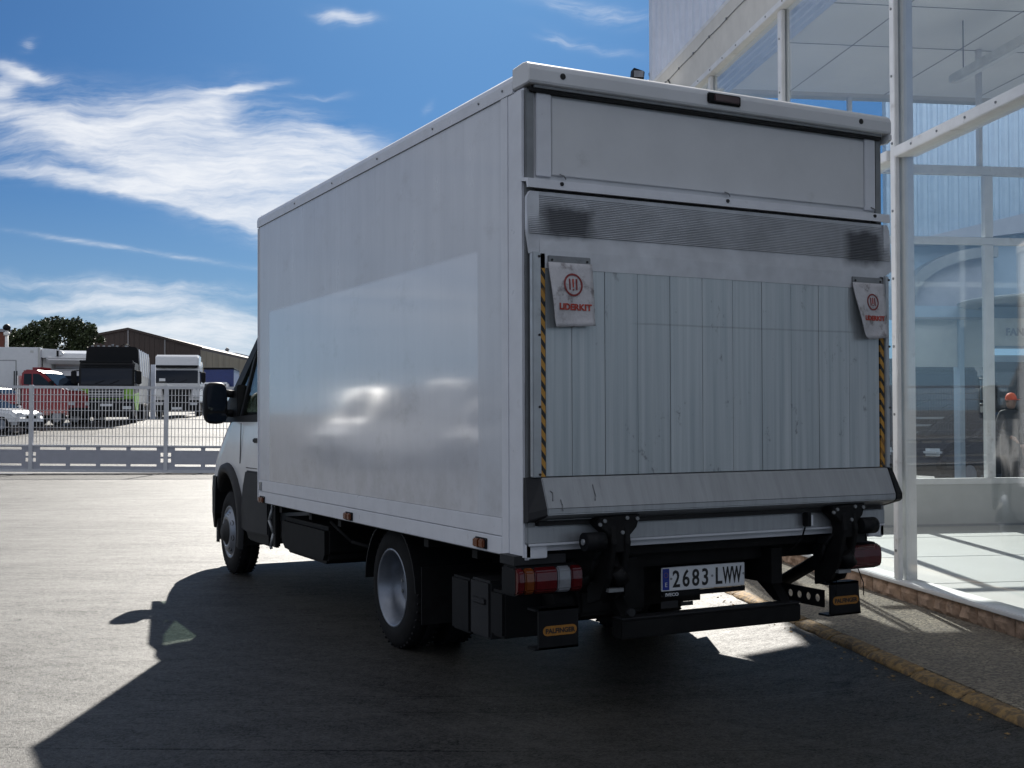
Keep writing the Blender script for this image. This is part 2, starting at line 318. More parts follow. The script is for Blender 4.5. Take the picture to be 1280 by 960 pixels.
# ------------------------------------------------------------------ mesh helpers
class MB:
    def __init__(s): s.v = []; s.f = []; s.sm = []
    def add(s, vs, fs, smooth=False):
        o = len(s.v); s.v += [tuple(v) for v in vs]
        for f in fs: s.f.append(tuple(i+o for i in f)); s.sm.append(smooth)
        return s
    def box(s, x0, x1, y0, y1, z0, z1):
        return s.add([(x, y, z) for z in (z0, z1) for y in (y0, y1) for x in (x0, x1)],
                     [(0, 2, 3, 1), (4, 5, 7, 6), (0, 1, 5, 4), (2, 6, 7, 3), (0, 4, 6, 2), (1, 3, 7, 5)])
    def prism(s, poly, axis, a, b):
        """polygon of 2D points, extruded along axis; the 2D points are the other two axes in order"""
        n = len(poly)
        def P(p, w): return {'x': (w, p[0], p[1]), 'y': (p[0], w, p[1]), 'z': (p[0], p[1], w)}[axis]
        vs = [P(p, a) for p in poly]+[P(p, b) for p in poly]
        return s.add(vs, [tuple(range(n))[::-1], tuple(range(n, 2*n))]+[(i, (i+1) % n, n+(i+1) % n, n+i) for i in range(n)])
    def tube(s, p0, p1, r0, r1=None, n=10, smooth=True):
        r1 = r0 if r1 is None else r1
        p0, p1 = Vector(p0), Vector(p1); d = (p1-p0).normalized(); a = d.orthogonal().normalized(); b = d.cross(a)
        vs = [p0+(a*math.cos(q)+b*math.sin(q))*r0 for q in [2*math.pi*i/n for i in range(n)]]
        vs += [p1+(a*math.cos(q)+b*math.sin(q))*r1 for q in [2*math.pi*i/n for i in range(n)]]
        s.add(vs, [(i, (i+1) % n, n+(i+1) % n, n+i) for i in range(n)], smooth)
        o = len(s.v)-2*n
        s.f.append(tuple(o+i for i in range(n))[::-1]); s.sm.append(False); s.f.append(tuple(o+n+i for i in range(n))); s.sm.append(False)
        return s
    def path(s, pts, r, n=8):
        for a, b in zip(pts[:-1], pts[1:]): s.tube(a, b, r, r, n)
        return s
    def lathe(s, prof, c, axis='x', n=32, closed=False):
        """prof: (offset along axis, radius)"""
        o = len(s.v); k = len(prof)
        for i in range(n):
            q = 2*math.pi*i/n
            for w, r in prof:
                a, b = r*math.cos(q), r*math.sin(q)
                s.v.append({'x': (c[0]+w, c[1]+a, c[2]+b), 'y': (c[0]+a, c[1]+w, c[2]+b), 'z': (c[0]+a, c[1]+b, c[2]+w)}[axis])
        for i in range(n):
            j = (i+1) % n
            for h in range(k if closed else k-1):
                g = (h+1) % k
                s.f.append((o+i*k+h, o+j*k+h, o+j*k+g, o+i*k+g)); s.sm.append(True)
        return s
    def build(s, name, m, parent=None, bev=0.0, seg=2, loc=None):
        me = bpy.data.meshes.new(name); me.from_pydata(s.v, [], s.f); me.polygons.foreach_set('use_smooth', s.sm)
        bm = bmesh.new(); bm.from_mesh(me); bmesh.ops.remove_doubles(bm, verts=bm.verts, dist=1e-6)
        if bev: bmesh.ops.recalc_face_normals(bm, faces=bm.faces); bmesh.ops.bevel(bm, geom=[e for e in bm.edges if e.is_manifold and e.calc_face_angle(0) > .5], offset=bev, segments=seg, affect='EDGES', clamp_overlap=True)
        bmesh.ops.recalc_face_normals(bm, faces=bm.faces); bm.to_mesh(me); bm.free()
        me.materials.append(M[m] if isinstance(m, str) else m)
        o = bpy.data.objects.new(name, me); COL.objects.link(o)
        if parent: o.parent = parent
        if loc: o.location = loc
        return o
def box(name, m, parent, x0, x1, y0, y1, z0, z1, bev=0.0, **k): return MB().box(x0, x1, y0, y1, z0, z1).build(name, m, parent, bev, **k)
def tag(o, label=None, cat=None, group=None, kind=None):
    for k, v in (('label', label), ('category', cat), ('group', group), ('kind', kind)):
        if v: o[k] = v
    return o
def empty(name, loc=(0, 0, 0), rz=0.0, parent=None):
    o = bpy.data.objects.new(name, None); COL.objects.link(o); o.location = loc; o.rotation_euler = (0, 0, rz); o.empty_display_size = .2
    if parent: o.parent = parent
    return o
def share(src, parent, loc, name=None):
    o = src.copy(); COL.objects.link(o); o.parent = parent; o.location = loc
    return o
def copy_tree(o, parent=None):
    c = o.copy(); COL.objects.link(c); c.parent = parent
    for ch in list(o.children): copy_tree(ch, c)
    return c
def text(name, body, h, m, parent, loc, facing=(0, 0, 0), sx=1.0, depth=.0015, bold=.0, spacing=1.0, fit=None):
    """flat raised lettering; h is the capital height; facing = rotation of an upright text that looks towards -y"""
    cu = bpy.data.curves.new(name, 'FONT'); cu.body = body; cu.size = h/.70; cu.align_x = 'CENTER'; cu.align_y = 'BOTTOM_BASELINE'
    cu.extrude = depth; cu.offset = bold; cu.space_character = spacing; cu.resolution_u = 3
    tmp = bpy.data.objects.new(name, cu); COL.objects.link(tmp)
    dg = bpy.context.evaluated_depsgraph_get(); me = bpy.data.meshes.new_from_object(tmp.evaluated_get(dg))
    COL.objects.unlink(tmp); bpy.data.objects.remove(tmp); bpy.data.curves.remove(cu)
    if fit: xs_ = [v.co.x for v in me.vertices]; sx = fit/(max(xs_)-min(xs_))
    mx = Matrix.Rotation(R(90), 4, 'X') @ Matrix.Diagonal((sx, 1, 1, 1)); me.transform(mx)
    me.materials.clear(); me.materials.append(M[m])
    o = bpy.data.objects.new(name, me); COL.objects.link(o); o.parent = parent; o.location = loc; o.rotation_euler = facing
    return o

# ------------------------------------------------------------------ yard frame: depth along the view, pixels to points
F0 = Vector((math.sin(YAW), math.cos(YAW), 0)); R0 = Vector((math.cos(YAW), -math.sin(YAW), 0))
TER = [(-60, 0), (33, 0), (54, 1.2), (68, 1.6), (90, 2.0), (200, 2.6), (4000, 2.6)]
def terz(d):
    for (a, za), (b, zb) in zip(TER[:-1], TER[1:]):
        if d <= b: return za+(zb-za)*max(0, d-a)/(b-a)
    return TER[-1][1]
def at(px, d):
    p = CAM+F0*d+R0*((px-640)/FPX*d); return Vector((p.x, p.y, terz(d)))
def hgt(px, py, d):
    """height above datum of a pixel at depth d"""
    hor = 480+SY+math.tan(PIT)*FPX + ROL*(px-640)
    return CAM.z+(hor-py)/FPX*d

# ------------------------------------------------------------------ ground
def ground():
    b = MB(); ds = [-60, -20, -5, 5, 15, 25, 33, 36, 40, 44, 48, 54, 60, 68, 78, 90, 120, 200, 500, 1500, 4000]
    xs = [-1, -.5, -.25, 0, .25, .5, 1]
    for d in ds:
        for k in xs:
            p = CAM+F0*d+R0*(k*max(90, abs(d)*2.2)); b.v.append((p.x, p.y, terz(d)))
    n = len(xs)
    for i in range(len(ds)-1):
        for j in range(n-1): b.f.append((i*n+j, i*n+j+1, i*n+n+j+1, i*n+n+j)); b.sm.append(True)
    tag(b.build('ground', 'asphalt'), kind='structure')
ground()

# ================================================================== the box truck
W, L, ZB, ZT = 2.15, 4.36, .72, 2.933
T = tag(empty('box_truck'), 'large white box truck seen from behind, with a closed aluminium tail lift', 'truck')
def truck():
    # --- cargo box
    cb = box('cargo_box', 'rail_white', T, .02, W-.02, .03, L-.02, ZB+.03, ZT-.03)
    sp = box('side_panel', 'box_side', cb, 0, .03, .23, L-.03, .89, 2.83)
    box('side_panel', 'box_side', cb, W-.03, W, .23, L-.03, .89, 2.83)
    for x0, x1 in ((-.004, .03), (W-.03, W+.004)):
        box('bottom_rail', 'rail_white', cb, x0, x1, .226, L-.03, ZB, .802, .004)
        box('middle_rail', 'rail_white', cb, x0+.0005, x1, .226, L-.03, .805, .888, .003)
        box('corner_post', 'rail_white', cb, x0-.002, x1, .153, .224, ZB, 2.832, .003)
        box('corner_post', 'rail_white', cb, x0-.005, x1+.004, .0, .151, ZB-.004, 2.836, .012)
        box('corner_post', 'rail_white', cb, x0-.003, x1+.003, L-.028, L+.004, ZB, 2.832, .008)
    # rounded top rails and the roof skin
    def arc(x, s): return [(x, 2.832), (x, 2.885), (x+s*.008, 2.908), (x+s*.026, 2.924), (x+s*.06, 2.931), (x+s*.10, 2.931), (x+s*.10, 2.90), (x+s*.03, 2.832)]
    MB().prism(arc(-.008, 1), 'y', .10, L+.006).build('top_rail', 'rail_white', cb)
    MB().prism(arc(W+.008, -1), 'y', .10, L+.006).build('top_rail', 'rail_white', cb)
    box('front_top_rail', 'rail_white', cb, .01, W-.01, L-.03, L+.008, 2.84, 2.928, .01)
    box('roof_panel', 'rail_white', cb, .085, W-.085, .02, L-.02, 2.905, 2.938)
    for y in (.20, .45, 1.0, 1.8, 2.6, 3.4):
        MB().tube((-.013, y, 2.865), (-.006, y, 2.865), .006, n=8).build('rivet', 'alu_dull', cb)
    # marker lights, label
    for y, z in ((.44, .757), (2.29, .752), (4.22, .742)):
        ml = box('marker_light', 'plastic', T, -.012, -.003, y-.062, y+.062, z-.026, z+.026, .003)
        box('lens', 'amber', ml, -.030, -.012, y-.004, y+.052, z-.021, z+.021, .005); box('lens', 'amber', ml, -.028, -.012, y-.052, y-.008, z-.021, z+.021, .005)
    box('approval_label', 'alu_dull', T, -.009, -.003, 4.245, 4.305, .81, .872)
    # --- rear header
    h = box('rear_header', 'header', T, .045, W-.045, .004, .05, 2.425, 2.835)
    box('header_panel', 'header', h, .135, W-.13, -.010, .004, 2.45, 2.80, .003)
    for a, b_ in ((.055, .131), (W-.126, W-.052)): box('header_strip', 'rail_white', h, a, b_, -.013, .004, 2.44, 2.815, .003)
    for a, b_ in ((.003, .046), (W-.046, W-.003)): box('rear_post', 'alu_dull', h, a, b_, -.006, .05, ZB+.06, 2.83, .004)
    # protruding cap with soft upper edge and side returns
    prof = [(.10, 2.842), (-.052, 2.842), (-.060, 2.850), (-.060, 2.905), (-.052, 2.928), (-.03, 2.942), (0, 2.946), (.10, 2.940)]
    cap = MB().prism(prof, 'x', -.010, W+.022).build('header_cap', 'header', h, .006, 1)
    MB().prism([(-.058, 2.842), (.06, 2.842), (.06, 2.80), (-.03, 2.80), (-.058, 2.815)], 'x', W+.004, W+.022).build('cap_end', 'header', h)
    box('gasket', 'black_gap', h, .02, W-.02, -.030, .02, 2.815, 2.842, .004); box('gasket_lip', 'alu_dull', h, .03, W-.03, -.042, .0, 2.829, 2.8415)
    for x in (.165, 1.955): MB().tube((x, -.063, 2.888), (x, -.058, 2.888), .014, n=14).build('cap_hole', 'black_gap', h)
    bl = box('brake_light', 'plastic', h, .965, 1.165, -.072, -.058, 2.866, 2.918, .006)
    box('lens', 'brake_lens', bl, 1.0, 1.15, -.080, -.070, 2.876, 2.910, .004)
    MB().prism([(.02, 2.432), (-.052, 2.418), (-.058, 2.376), (-.044, 2.376), (-.035, 2.405), (.02, 2.415)], 'x', -.012, W+.008).build('drip_rail', 'rail_white', h)
    for x in (.16, 1.09, 2.05):
        MB().tube((x, -.060, 2.402), (x, -.050, 2.404), .009, n=10).build('rail_bolt', 'ink_black', h)
        MB().path([(x+.012, -.016, 2.455), (x+.035, -.018, 2.448), (x+.045, -.016, 2.435)], .003, 6).build('scratch_wire', 'alu_dull', h)
    # --- tail lift platform
    tl = box('tail_lift', 'black_gap', T, .03, W-.03, -.028, .012, 1.07, 2.372)
    # ramp end: two sheets of ribs tapering to the top edge
    rp = MB().prism([(-.05, 2.10), (-.05, 2.02), (-.028, 2.02), (-.028, 2.365), (-.034, 2.365)], 'x', .048, W-.03)
    rp.build('ramp_plate', 'lift_ramp', tl)
    MB().prism([(.003, 2.085), (.048, 2.085), (.048, 2.362), (.003, 2.362), (-.014, 2.335), (-.014, 2.19)], 'y', -.046, -.026).build('ramp_side', 'lift_ramp', tl)
    MB().prism([(W-.03, 2.085), (W+.024, 2.12), (W+.010, 2.335), (W-.004, 2.362), (W-.03, 2.362)], 'y', -.046, -.026).build('ramp_side', 'lift_ramp', tl)
    r2 = MB(); n = 22
    for k in range(n):
        z = 2.172+k*(2.352-2.172)/n; yy = -.0512+.0155*(k/n)
        xa = -.010+.012*abs(k/n-.5); r2.prism([(yy, z), (yy-.003, z+.002), (yy-.003, z+.0045), (yy, z+.006)], 'x', xa, W+.014-.014*(k/n))
    tag(r2.build('ramp_rib', 'lift_ramp', tl), kind='stuff')
    # planks
    xs = [.077, .214, .39, .569, .753, .94, 1.123, 1.302, 1.488, 1.669, 1.873, 2.08]
    for a, b_ in zip(xs[:-1], xs[1:]):
        dy = random.uniform(0, .0025)
        MB().box(a+.0012, b_-.0012, -.046-dy, -.03, 1.09, 2.075).build('plank', 'lift_plank', tl, .0012, 1)
    # side guides, hazard tapes, bolts
    for a, b_ in ((.006, .049), (2.113, 2.142)):
        g = MB().prism([(a, -.03), (a, -.06), (b_, -.06), (b_, -.03)], 'z', 1.088, 2.09).build('side_guide', 'alu_bright', tl, .004)
        for z in (1.10, 1.40, 1.72, 2.07): MB().tube(((a+b_)/2+.012, -.064, z), ((a+b_)/2+.012, -.059, z), .006, n=8).build('guide_bolt', 'ink_black', tl)
    box('tape', 'hazard_tape', tl, .0515, .0745, -.050, -.03, 1.089, 2.085); box('tape', 'hazard_tape', tl, 2.085, 2.110, -.050, -.03, 1.089, 2.085)
    # heel beam with chamfered end caps
    hp = [(-.03, 1.088), (-.062, 1.084), (-.118, .952), (-.118, .925), (-.10, .912), (.0, .882), (.0, 1.088)]
    hb = MB().prism(hp, 'x', .045, W-.03).build('heel_beam', 'alu', tl, .004)
    e = MB(); v0 = [(.043, y, z) for y, z in hp]; v1 = [(-.012, -.02, 1.085), (-.012, -.025, 1.08), (-.012, -.045, .93), (-.012, -.045, .90), (-.012, -.04, .89), (-.012, .0, .882), (-.012, .0, 1.085)]
    nn = len(hp); e.add(v0+v1, [tuple(range(nn)), tuple(range(nn, 2*nn))]+[(i, (i+1) % nn, nn+(i+1) % nn, nn+i) for i in range(nn)]); e.build('heel_end', 'plastic_grey', tl)
    e = MB(); v0 = [(W-.028, y-.004*(i in (1, 2, 3)), z) for i, (y, z) in enumerate(hp)]; v1 = [(W+.004+(.022 if 1 < i < 5 else .0), y*.9, z) for i, (y, z) in enumerate(hp)]
    e.add(v0+v1, [tuple(range(nn)), tuple(range(nn, 2*nn))]+[(i, (i+1) % nn, nn+(i+1) % nn, nn+i) for i in range(nn)]); e.build('heel_end', 'plastic', tl)
    MB().box(.05, W-.04, -.1195, -.117, .951, .953).build('heel_groove', 'black_gap', tl)
    for pts in ([(.118, .99), (.122, .965), (.118, .94)], [(.075, 1.03), (.085, 1.02), (.078, .985)], [(.30, 1.05), (.302, 1.0), (.295, .98)]):
        MB().path([(x, -.0655-(1.084-z)*.424, z) for x, z in pts], .0022, 5).build('scuff', 'alu_dull', tl)
    MB().box(.07, .30, -.07, -.04, .896, .8985).build('type_plate', 'alu_dull', tl)
    # flag cloths
    def flag(x0, x1, z0, z1, lean, m_red):
        ho = box('flag_holder', 'alu_dull', T, x0+.002, x1-.006, -.058, -.046, z1-.04, z1, .003)
        for x in (x0+.02, x1-.025): MB().tube((x, -.061, z1-.02), (x, -.057, z1-.02), .006, n=8).build('holder_bolt', 'ink_black', ho)
        b = MB(); nx, nz = 10, 14
        def P(i, k, off=0):
            s = i/nx; q = k/nz
            skew = lean*(1-s)*max(0, q-.1)**1.6
            x = x0+(x1-x0)*s+skew
            bulge = .016*math.sin(q*2.6)+.010*math.sin(s*5+q*3)*q+.012*(q > .9)*(q-.9)*10
            return (x, -.058-bulge-.02*q*(1-s)-off, z1-.03-(z1-.03-z0)*q+.012*s*q*(q > .85))
        for off in (0, .003):
            o = len(b.v)
            for k in range(nz+1):
                for i in range(nx+1): b.v.append(P(i, k, off))
            for k in range(nz):
                for i in range(nx): a = o+k*(nx+1)+i; b.f.append((a, a+1, a+nx+2, a+nx+1)); b.sm.append(True)
        N = (nx+1)*(nz+1)
        rim = [i for i in range(nx+1)]+[k*(nx+1)+nx for k in range(1, nz+1)]+[nz*(nx+1)+i for i in range(nx-1, -1, -1)]+[k*(nx+1) for k in range(nz-1, 0, -1)]
        for a, c in zip(rim, rim[1:]+rim[:1]): b.f.append((a, c, c+N, a+N)); b.sm.append(False)
        fl = b.build('flag_cloth', 'cloth', T)
        # fold band, emblem and word follow the cloth
        hgt_ = z1-z0; cx = (x0+x1)/2+lean*.18; ez = z1-hgt_*.40
        def yat(x, z):
            q = min(1, max(0, (z1-.03-z)/(z1-.03-z0))); lg = lean*max(0, q-.1)**1.6; s = min(1, max(0, (x-x0-lg)/(x1-x0-lg)))
            return -.058-(.016*math.sin(q*2.6)+.010*math.sin(s*5+q*3)*q)-.02*q*(1-s)-.0050
        def drape(o):
            me = o.data; mw = o.matrix_basis.copy()
            for v in me.vertices:
                p = mw @ v.co; p.y = yat(p.x, p.z)-(.0012 if p.y < mw.translation.y else 0); v.co = p
            o.matrix_basis = Matrix.Identity(4); o.parent = fl; return o
        b = MB()
        w_ = (x1-x0-lean*.5)
        ro, ri = w_*.235, w_*.195; k = 28
        for i in range(k):
            q0, q1 = 2*math.pi*i/k, 2*math.pi*(i+1)/k
            b.add([(cx+r*math.cos(q), y, ez+r*1.02*math.sin(q)) for y in (0, -.001) for r, q in ((ri, q0), (ro, q0), (ro, q1), (ri, q1))], [(0, 1, 2, 3), (4, 7, 6, 5), (1, 5, 6, 2), (0, 3, 7, 4)])
        drape(b.build('emblem_ring', 'ink_dark_red', None))
        def bar(x, za, zb, m):
            b = MB(); n_ = 5
            for i in range(n_):
                q0, q1 = za+(zb-za)*i/n_, za+(zb-za)*(i+1)/n_; b.box(x-w_*.018, x+w_*.018, -.001, 0, q0, q1)
            drape(b.build('emblem_bar', m, None))
        bar(cx-w_*.085, ez-w_*.105, ez+w_*.125, 'ink_dark_red'); bar(cx+w_*.085, ez-w_*.105, ez+w_*.125, 'ink_dark_red')
        bar(cx, ez-w_*.055, ez+w_*.125, m_red); bar(cx, ez-w_*.12, ez-w_*.085, 'ink_dark_red')
        t_ = text('lettering', 'LIDERKIT', w_*.125, m_red, None, (cx+.006, -.07, ez-w_*.52), depth=.0006, bold=.0016, fit=w_*.80)
        drape(t_)
    flag(.086, .315, 1.755, 2.078, .022, 'ink_red'); flag(1.888, 2.106, 1.752, 2.078, .072, 'ink_red')
    # --- under the lift: cross member, hinges
    cm = box('cross_member', 'alu', T, .0, W+.0, -.01, .06, .787, .868, .006)
    box('member_lip', 'rail_white', cm, .01, W-.01, -.016, .05, .780, .790)
    for x in (.0, W-.11): box('post_foot', 'rail_white', cm, x, x+.11, .0, .10, .722, .79, .004)
    box('dark_underside', 'black_gap', cm, .05, W-.05, -.03, .05, .868, .889)
    def hinge(xc, s):
        hg = MB()
        hg.prism([(xc-.10, .90), (xc+.12, .91), (xc+.10, .85), (xc+.05, .80), (xc+.045, .74), (xc-.03, .74), (xc-.05, .82), (xc-.11, .87)], 'y', -.105, -.03)
        for dx in (-.045, .03): hg.prism([(-.10, .89), (-.12, .78), (-.08, .62), (-.02, .52), (.10, .48), (.10, .56), (.02, .64), (-.03, .74), (-.05, .88)], 'x', xc+dx, xc+dx+.03)
        ho = hg.build('hinge_arm', 'chassis', T, .004)
        MB().tube((xc-.13*s-.05, -.10, .795), (xc-.13*s+.05, -.10, .795), .042, n=18).build('hinge_roller', 'plastic', ho)
        MB().tube((xc-.13*s-.058*s, -.10, .795), (xc-.13*s-.05*s, -.10, .795), .014, n=10).build('pin', 'alu_bright', ho)
        for dx, z in ((-.075, .885), (.045, .895), (.10, .89), (-.10, .87), (.02, .83)): MB().tube((xc+dx, -.114, z), (xc+dx, -.104, z), .009, n=8).build('hinge_bolt', 'alu_dull', ho)
        MB().tube((xc+.02, -.06, .70), (xc+.03, .42, .46), .035, n=12).build('hydraulic_ram', 'chassis', ho)
        MB().tube((xc+.0, -.08, .66), (xc+.045, -.08, .60), .032, n=12).build('hinge_joint', 'chassis', ho)
        MB().path([(xc-.02, -.05, .78), (xc-.08, -.02, .70), (xc-.05, .05, .60), (xc+.03, .12, .56)], .009, 6).build('hydraulic_hose', 'rubber', ho)
        MB().box(xc-.03, xc+.05, -.07, -.03, .555, .572).build('hinge_plate', 'alu_dull', ho)
    hinge(.42, 1); hinge(1.80, -1)
    hu = MB().prism([(.24, .40), (.24, .70), (.62, .70), (.62, .46), (.44, .34)], 'x', .42, .80).build('hydraulic_unit', 'chassis', T, .015)
    MB().tube((.30, .34, .46), (.50, .34, .46), .07, n=14).build('pump_motor', 'chassis', hu)
    box('lift_torsion_tube', 'chassis', T, .30, 1.95, .20, .32, .62, .72, .01)
    lk = box('lock_block', 'plastic', T, 1.575, 1.60, -.06, -.02, .80, .87, .003); box('lock_tongue', 'rail_white', lk, 1.602, 1.614, -.055, -.025, .805, .858)
    MB().path([(1.585, -.03, .80), (1.58, -.01, .74), (1.565, .03, .69), (1.57, .1, .66)], .005, 6).build('lock_cable', 'rubber', lk)
    # --- tail lights
    def tail_light(x0, segs, end_left):
        w_ = .335; x1 = x0+w_
        def prof(a, b, y0, y1, z0, z1): return MB().prism([(z0+.02, y1), (z0, y1-.03), (z0, y0+.02), (z0+.015, y0), (z1-.015, y0), (z1, y0+.02), (z1, y1-.03), (z1-.02, y1)], 'x', a, b)
        b = MB(); pz = [(.558, .15), (.552, .10), (.555, .02), (.57, .0), (.675, .0), (.69, .02), (.693, .10), (.685, .15)]
        b.prism([(y, z) for z, y in pz], 'x', x0, x1)
        tb = b.build('tail_light', 'plastic', T, .01)
        for a, c, m in segs:
            xa, xb = x0+a*w_, x0+c*w_
            s = MB(); n_ = 6
            prof2 = [(.03, .563), (.0, .564), (-.016, .58), (-.020, .622), (-.016, .665), (.0, .681), (.03, .682)]
            s.prism(prof2, 'x', xa+.002, xb-.002); s.build('lens', m, tb, .006)
        box('lamp_bracket', 'plastic_grey', tb, x0+.0, x1-.07, .02, .16, .694, .735)
        return tb
    tail_light(-.05, ((.0, .11, 'red_lens'), (.11, .26, 'amber'), (.26, .61, 'red_lens'), (.61, .82, 'clear_lens'), (.82, 1, 'red_lens')), True)
    tail_light(1.785, ((.0, .16, 'red_lens'), (.16, .39, 'clear_lens'), (.39, 1, 'red_lens')), False)
    for pts in ([(1.84, .03, .555), (1.835, .02, .48), (1.84, .03, .42)], [(2.0, .04, .56), (2.03, .03, .48), (2.05, .05, .41)], [(1.87, .03, .555), (1.86, .03, .53), (1.88, .03, .52), (1.89, .03, .545)], [(2.02, -.0, .70), (2.02, .0, .77)]):
        MB().path(pts, .003, 6).build('loose_wire', 'rubber', T)
    # --- number plate
    npl = box('number_plate', 'plate_white', T, .857, 1.377, .192, .200, .490, .612, .006)
    box('blue_band', 'plate_blue', npl, .866, .905, .1895, .194, .499, .604)
    text('lettering', 'E', .022, 'plate_white', npl, (.8855, .189, .515), depth=.0008)
    for k in range(12):
        q = k*math.pi/6; MB().tube((.8855+.012*math.cos(q), .189, .572+.012*math.sin(q)), (.8855+.012*math.cos(q), .1898, .572+.012*math.sin(q)), .002, n=5).build('star', 'badge_yellow', npl)
    for i, ch in enumerate('2683'): text('lettering', ch, .082, 'ink_black', npl, (.948+i*.059, .1905, .511), sx=.80, depth=.001, bold=.0018)
    for i, ch in enumerate('LWW'): text('lettering', ch, .082, 'ink_black', npl, (1.208+i*.0572, .1905, .511), sx=(.78 if ch == 'L' else .48), depth=.001, bold=.0022)
    for x in (.917, 1.168, 1.366): MB().tube((x, .188, .553), (x, .193, .553), .006, n=8).build('plate_rivet', 'grey_metal', npl)
    ds = box('dealer_strip', 'plastic', npl, .870, 1.377, .192, .199, .464, .489)
    text('dealer_lettering', 'IVECO', .015, 'plate_white', npl, (.922, .191, .468), depth=.0006, fit=.078, bold=.0006)
    # --- underrun bar and its end blocks
    ub = MB().prism([(.09, .30), (.09, .392), (.17, .398), (.17, .30)], 'x', .555, 1.66).build('underrun_bar', 'chassis', T, .008)
    box('bar_top_edge', 'plastic_grey', ub, .56, 1.655, .088, .165, .3935, .4005)
    for x in (.62, 1.60): MB().prism([(.14, .40), (.20, .40), (.55, .62), (.55, .70), (.42, .70)], 'x', x-.03, x+.03).build('bar_bracket', 'chassis', ub)
    MB().tube((.60, .06, .43), (.60, .09, .43), .02, n=12).build('bar_bolt', 'plastic_grey', ub)
    box('bar_label', 'plastic_grey', ub, .80, .90, .11, .115, .425, .458); box('bar_label', 'plastic_grey', ub, .92, .99, .11, .115, .43, .450)
    def end_block(x0, x1, z0, z1, y, flare):
        eb = MB().prism([(x0, z1), (x1, z1), (x1+flare*.3, z1-.08), (x1+flare, z0), (x0, z0)], 'y', y, y+.012).build('underrun_end', 'plastic', T)
        MB().prism([(y, z1), (y+.07, z1), (y+.07, z1-.010), (y, z1-.010)], 'x', x0-.02, x1).build('end_flange', 'plastic', eb)
        MB().prism([(y, z0), (y+.07, z0), (y+.07, z0+.010), (y, z0+.010)], 'x', x0-.02, x1+flare).build('end_flange', 'plastic', eb)
        cx = (x0+x1)/2+.006; zc = z0+(z1-z0)*.45
        bd = MB(); k = 8; w_, h_ = .088, .022
        pl = [(cx+w_-h_+h_*math.cos(q), zc+h_*math.sin(q)) for q in [-math.pi/2+math.pi*i/k for i in range(k+1)]]+[(cx-w_+h_+h_*math.cos(q), zc+h_*math.sin(q)) for q in [math.pi/2+math.pi*i/k for i in range(k+1)]]
        bo = bd.prism(pl, 'y', y-.003, y).build('badge', 'badge_yellow', eb)
        text('lettering', 'PALFINGER', .021, 'ink_black', eb, (cx, y-.0035, zc-.0105), sx=1.02, depth=.0006, bold=.0012)
        return eb
    end_block(.085, .292, .302, .488, .04, 0)
    eb = end_block(1.812, 2.006, .318, .490, .04, .015)
    # perforated arm of the right-hand end
    arm = MB(); ya, yb = .05, .42; xa = 1.775
    holes = [.10, .17, .24, .31]
    def perforated(x, y0, y1, z0, z1, hs, r, th):
        b = MB(); zc = (z0+z1)/2; n_ = 16; edges = [y0]+[(a+c)/2 for a, c in zip(hs[:-1], hs[1:])]+[y1]
        for hc, e0, e1 in zip(hs, edges[:-1], edges[1:]):
            inner = [(hc+r*math.cos(2*math.pi*i/n_), zc+r*math.sin(2*math.pi*i/n_)) for i in range(n_)]
            outer = []
            for i in range(n_):
                c_, s_ = math.cos(2*math.pi*i/n_), math.sin(2*math.pi*i/n_)
                ky = (e1-hc)/c_ if c_ > 1e-6 else ((e0-hc)/c_ if c_ < -1e-6 else 1e9); kz = (z1-zc)/s_ if s_ > 1e-6 else ((z0-zc)/s_ if s_ < -1e-6 else 1e9)
                kk = min(ky, kz); outer.append((hc+kk*c_, zc+kk*s_))
            for i in range(n_):
                j = (i+1) % n_
                crn = []
                vs = [inner[i], outer[i], outer[j], inner[j]]
                # add the rectangle corner when the outer edge turns
                if abs(outer[i][0]-outer[j][0]) > 1e-6 and abs(outer[i][1]-outer[j][1]) > 1e-6:
                    cy = outer[i][0] if abs(abs(outer[i][0]-hc)-(e1-hc)) < 1e-6 or abs(outer[i][0]-e0) < 1e-6 or abs(outer[i][0]-e1) < 1e-6 else outer[j][0]
                    cz = outer[j][1] if cy == outer[i][0] else outer[i][1]
                    vs = [inner[i], outer[i], (cy, cz), outer[j], inner[j]]
                m_ = len(vs)
                b.add([(x, p[0], p[1]) for p in vs]+[(x+th, p[0], p[1]) for p in vs], [tuple(range(m_)), tuple(range(m_, 2*m_))[::-1], (m_-1, 0, m_, 2*m_-1)])
        return b
    pa = perforated(xa, ya, yb, .365, .455, holes, .020, .008)
    pa.build('perforated_arm', 'plastic', eb)
    # --- chassis
    for x in (.60, 1.49): box('chassis_rail', 'chassis', T, x, x+.07, .12, 6.3, .50, .68)
    for y in (.32, 1.1, 2.9, 3.9): box('chassis_cross', 'chassis', T, .64, 1.52, y, y+.08, .52, .66)
    box('box_subframe', 'chassis', T, .06, W-.06, .10, L-.05, .70, .748)
    for y in (.6, 1.2, 2.6, 3.2, 3.9): box('floor_bearer', 'chassis', T, .05, W-.05, y, y+.06, .66, .70)
    MB().tube((.35, 1.9, .34), (1.80, 1.9, .34), .055, n=14).build('rear_axle', 'chassis', T)
    MB().lathe([(-.16, .0), (-.15, .07), (-.07, .14), (.07, .14), (.15, .07), (.16, 0)], (1.05, 1.9, .34), 'y', 18).build('differential', 'chassis', T)
    MB().tube((1.06, 2.0, .38), (1.06, 4.6, .50), .04, n=12).build('drive_shaft', 'chassis', T)
    for x in (.48, 1.58):
        ls = MB()
        for k in range(4): ls.path([(x+.035, 1.2+.05*k, .50-.028*k), (x+.035, 1.9, .36-.012*k), (x+.035, 2.62-.05*k, .50-.028*k)], .014, 6)
        ls.build('leaf_spring', 'chassis', T)
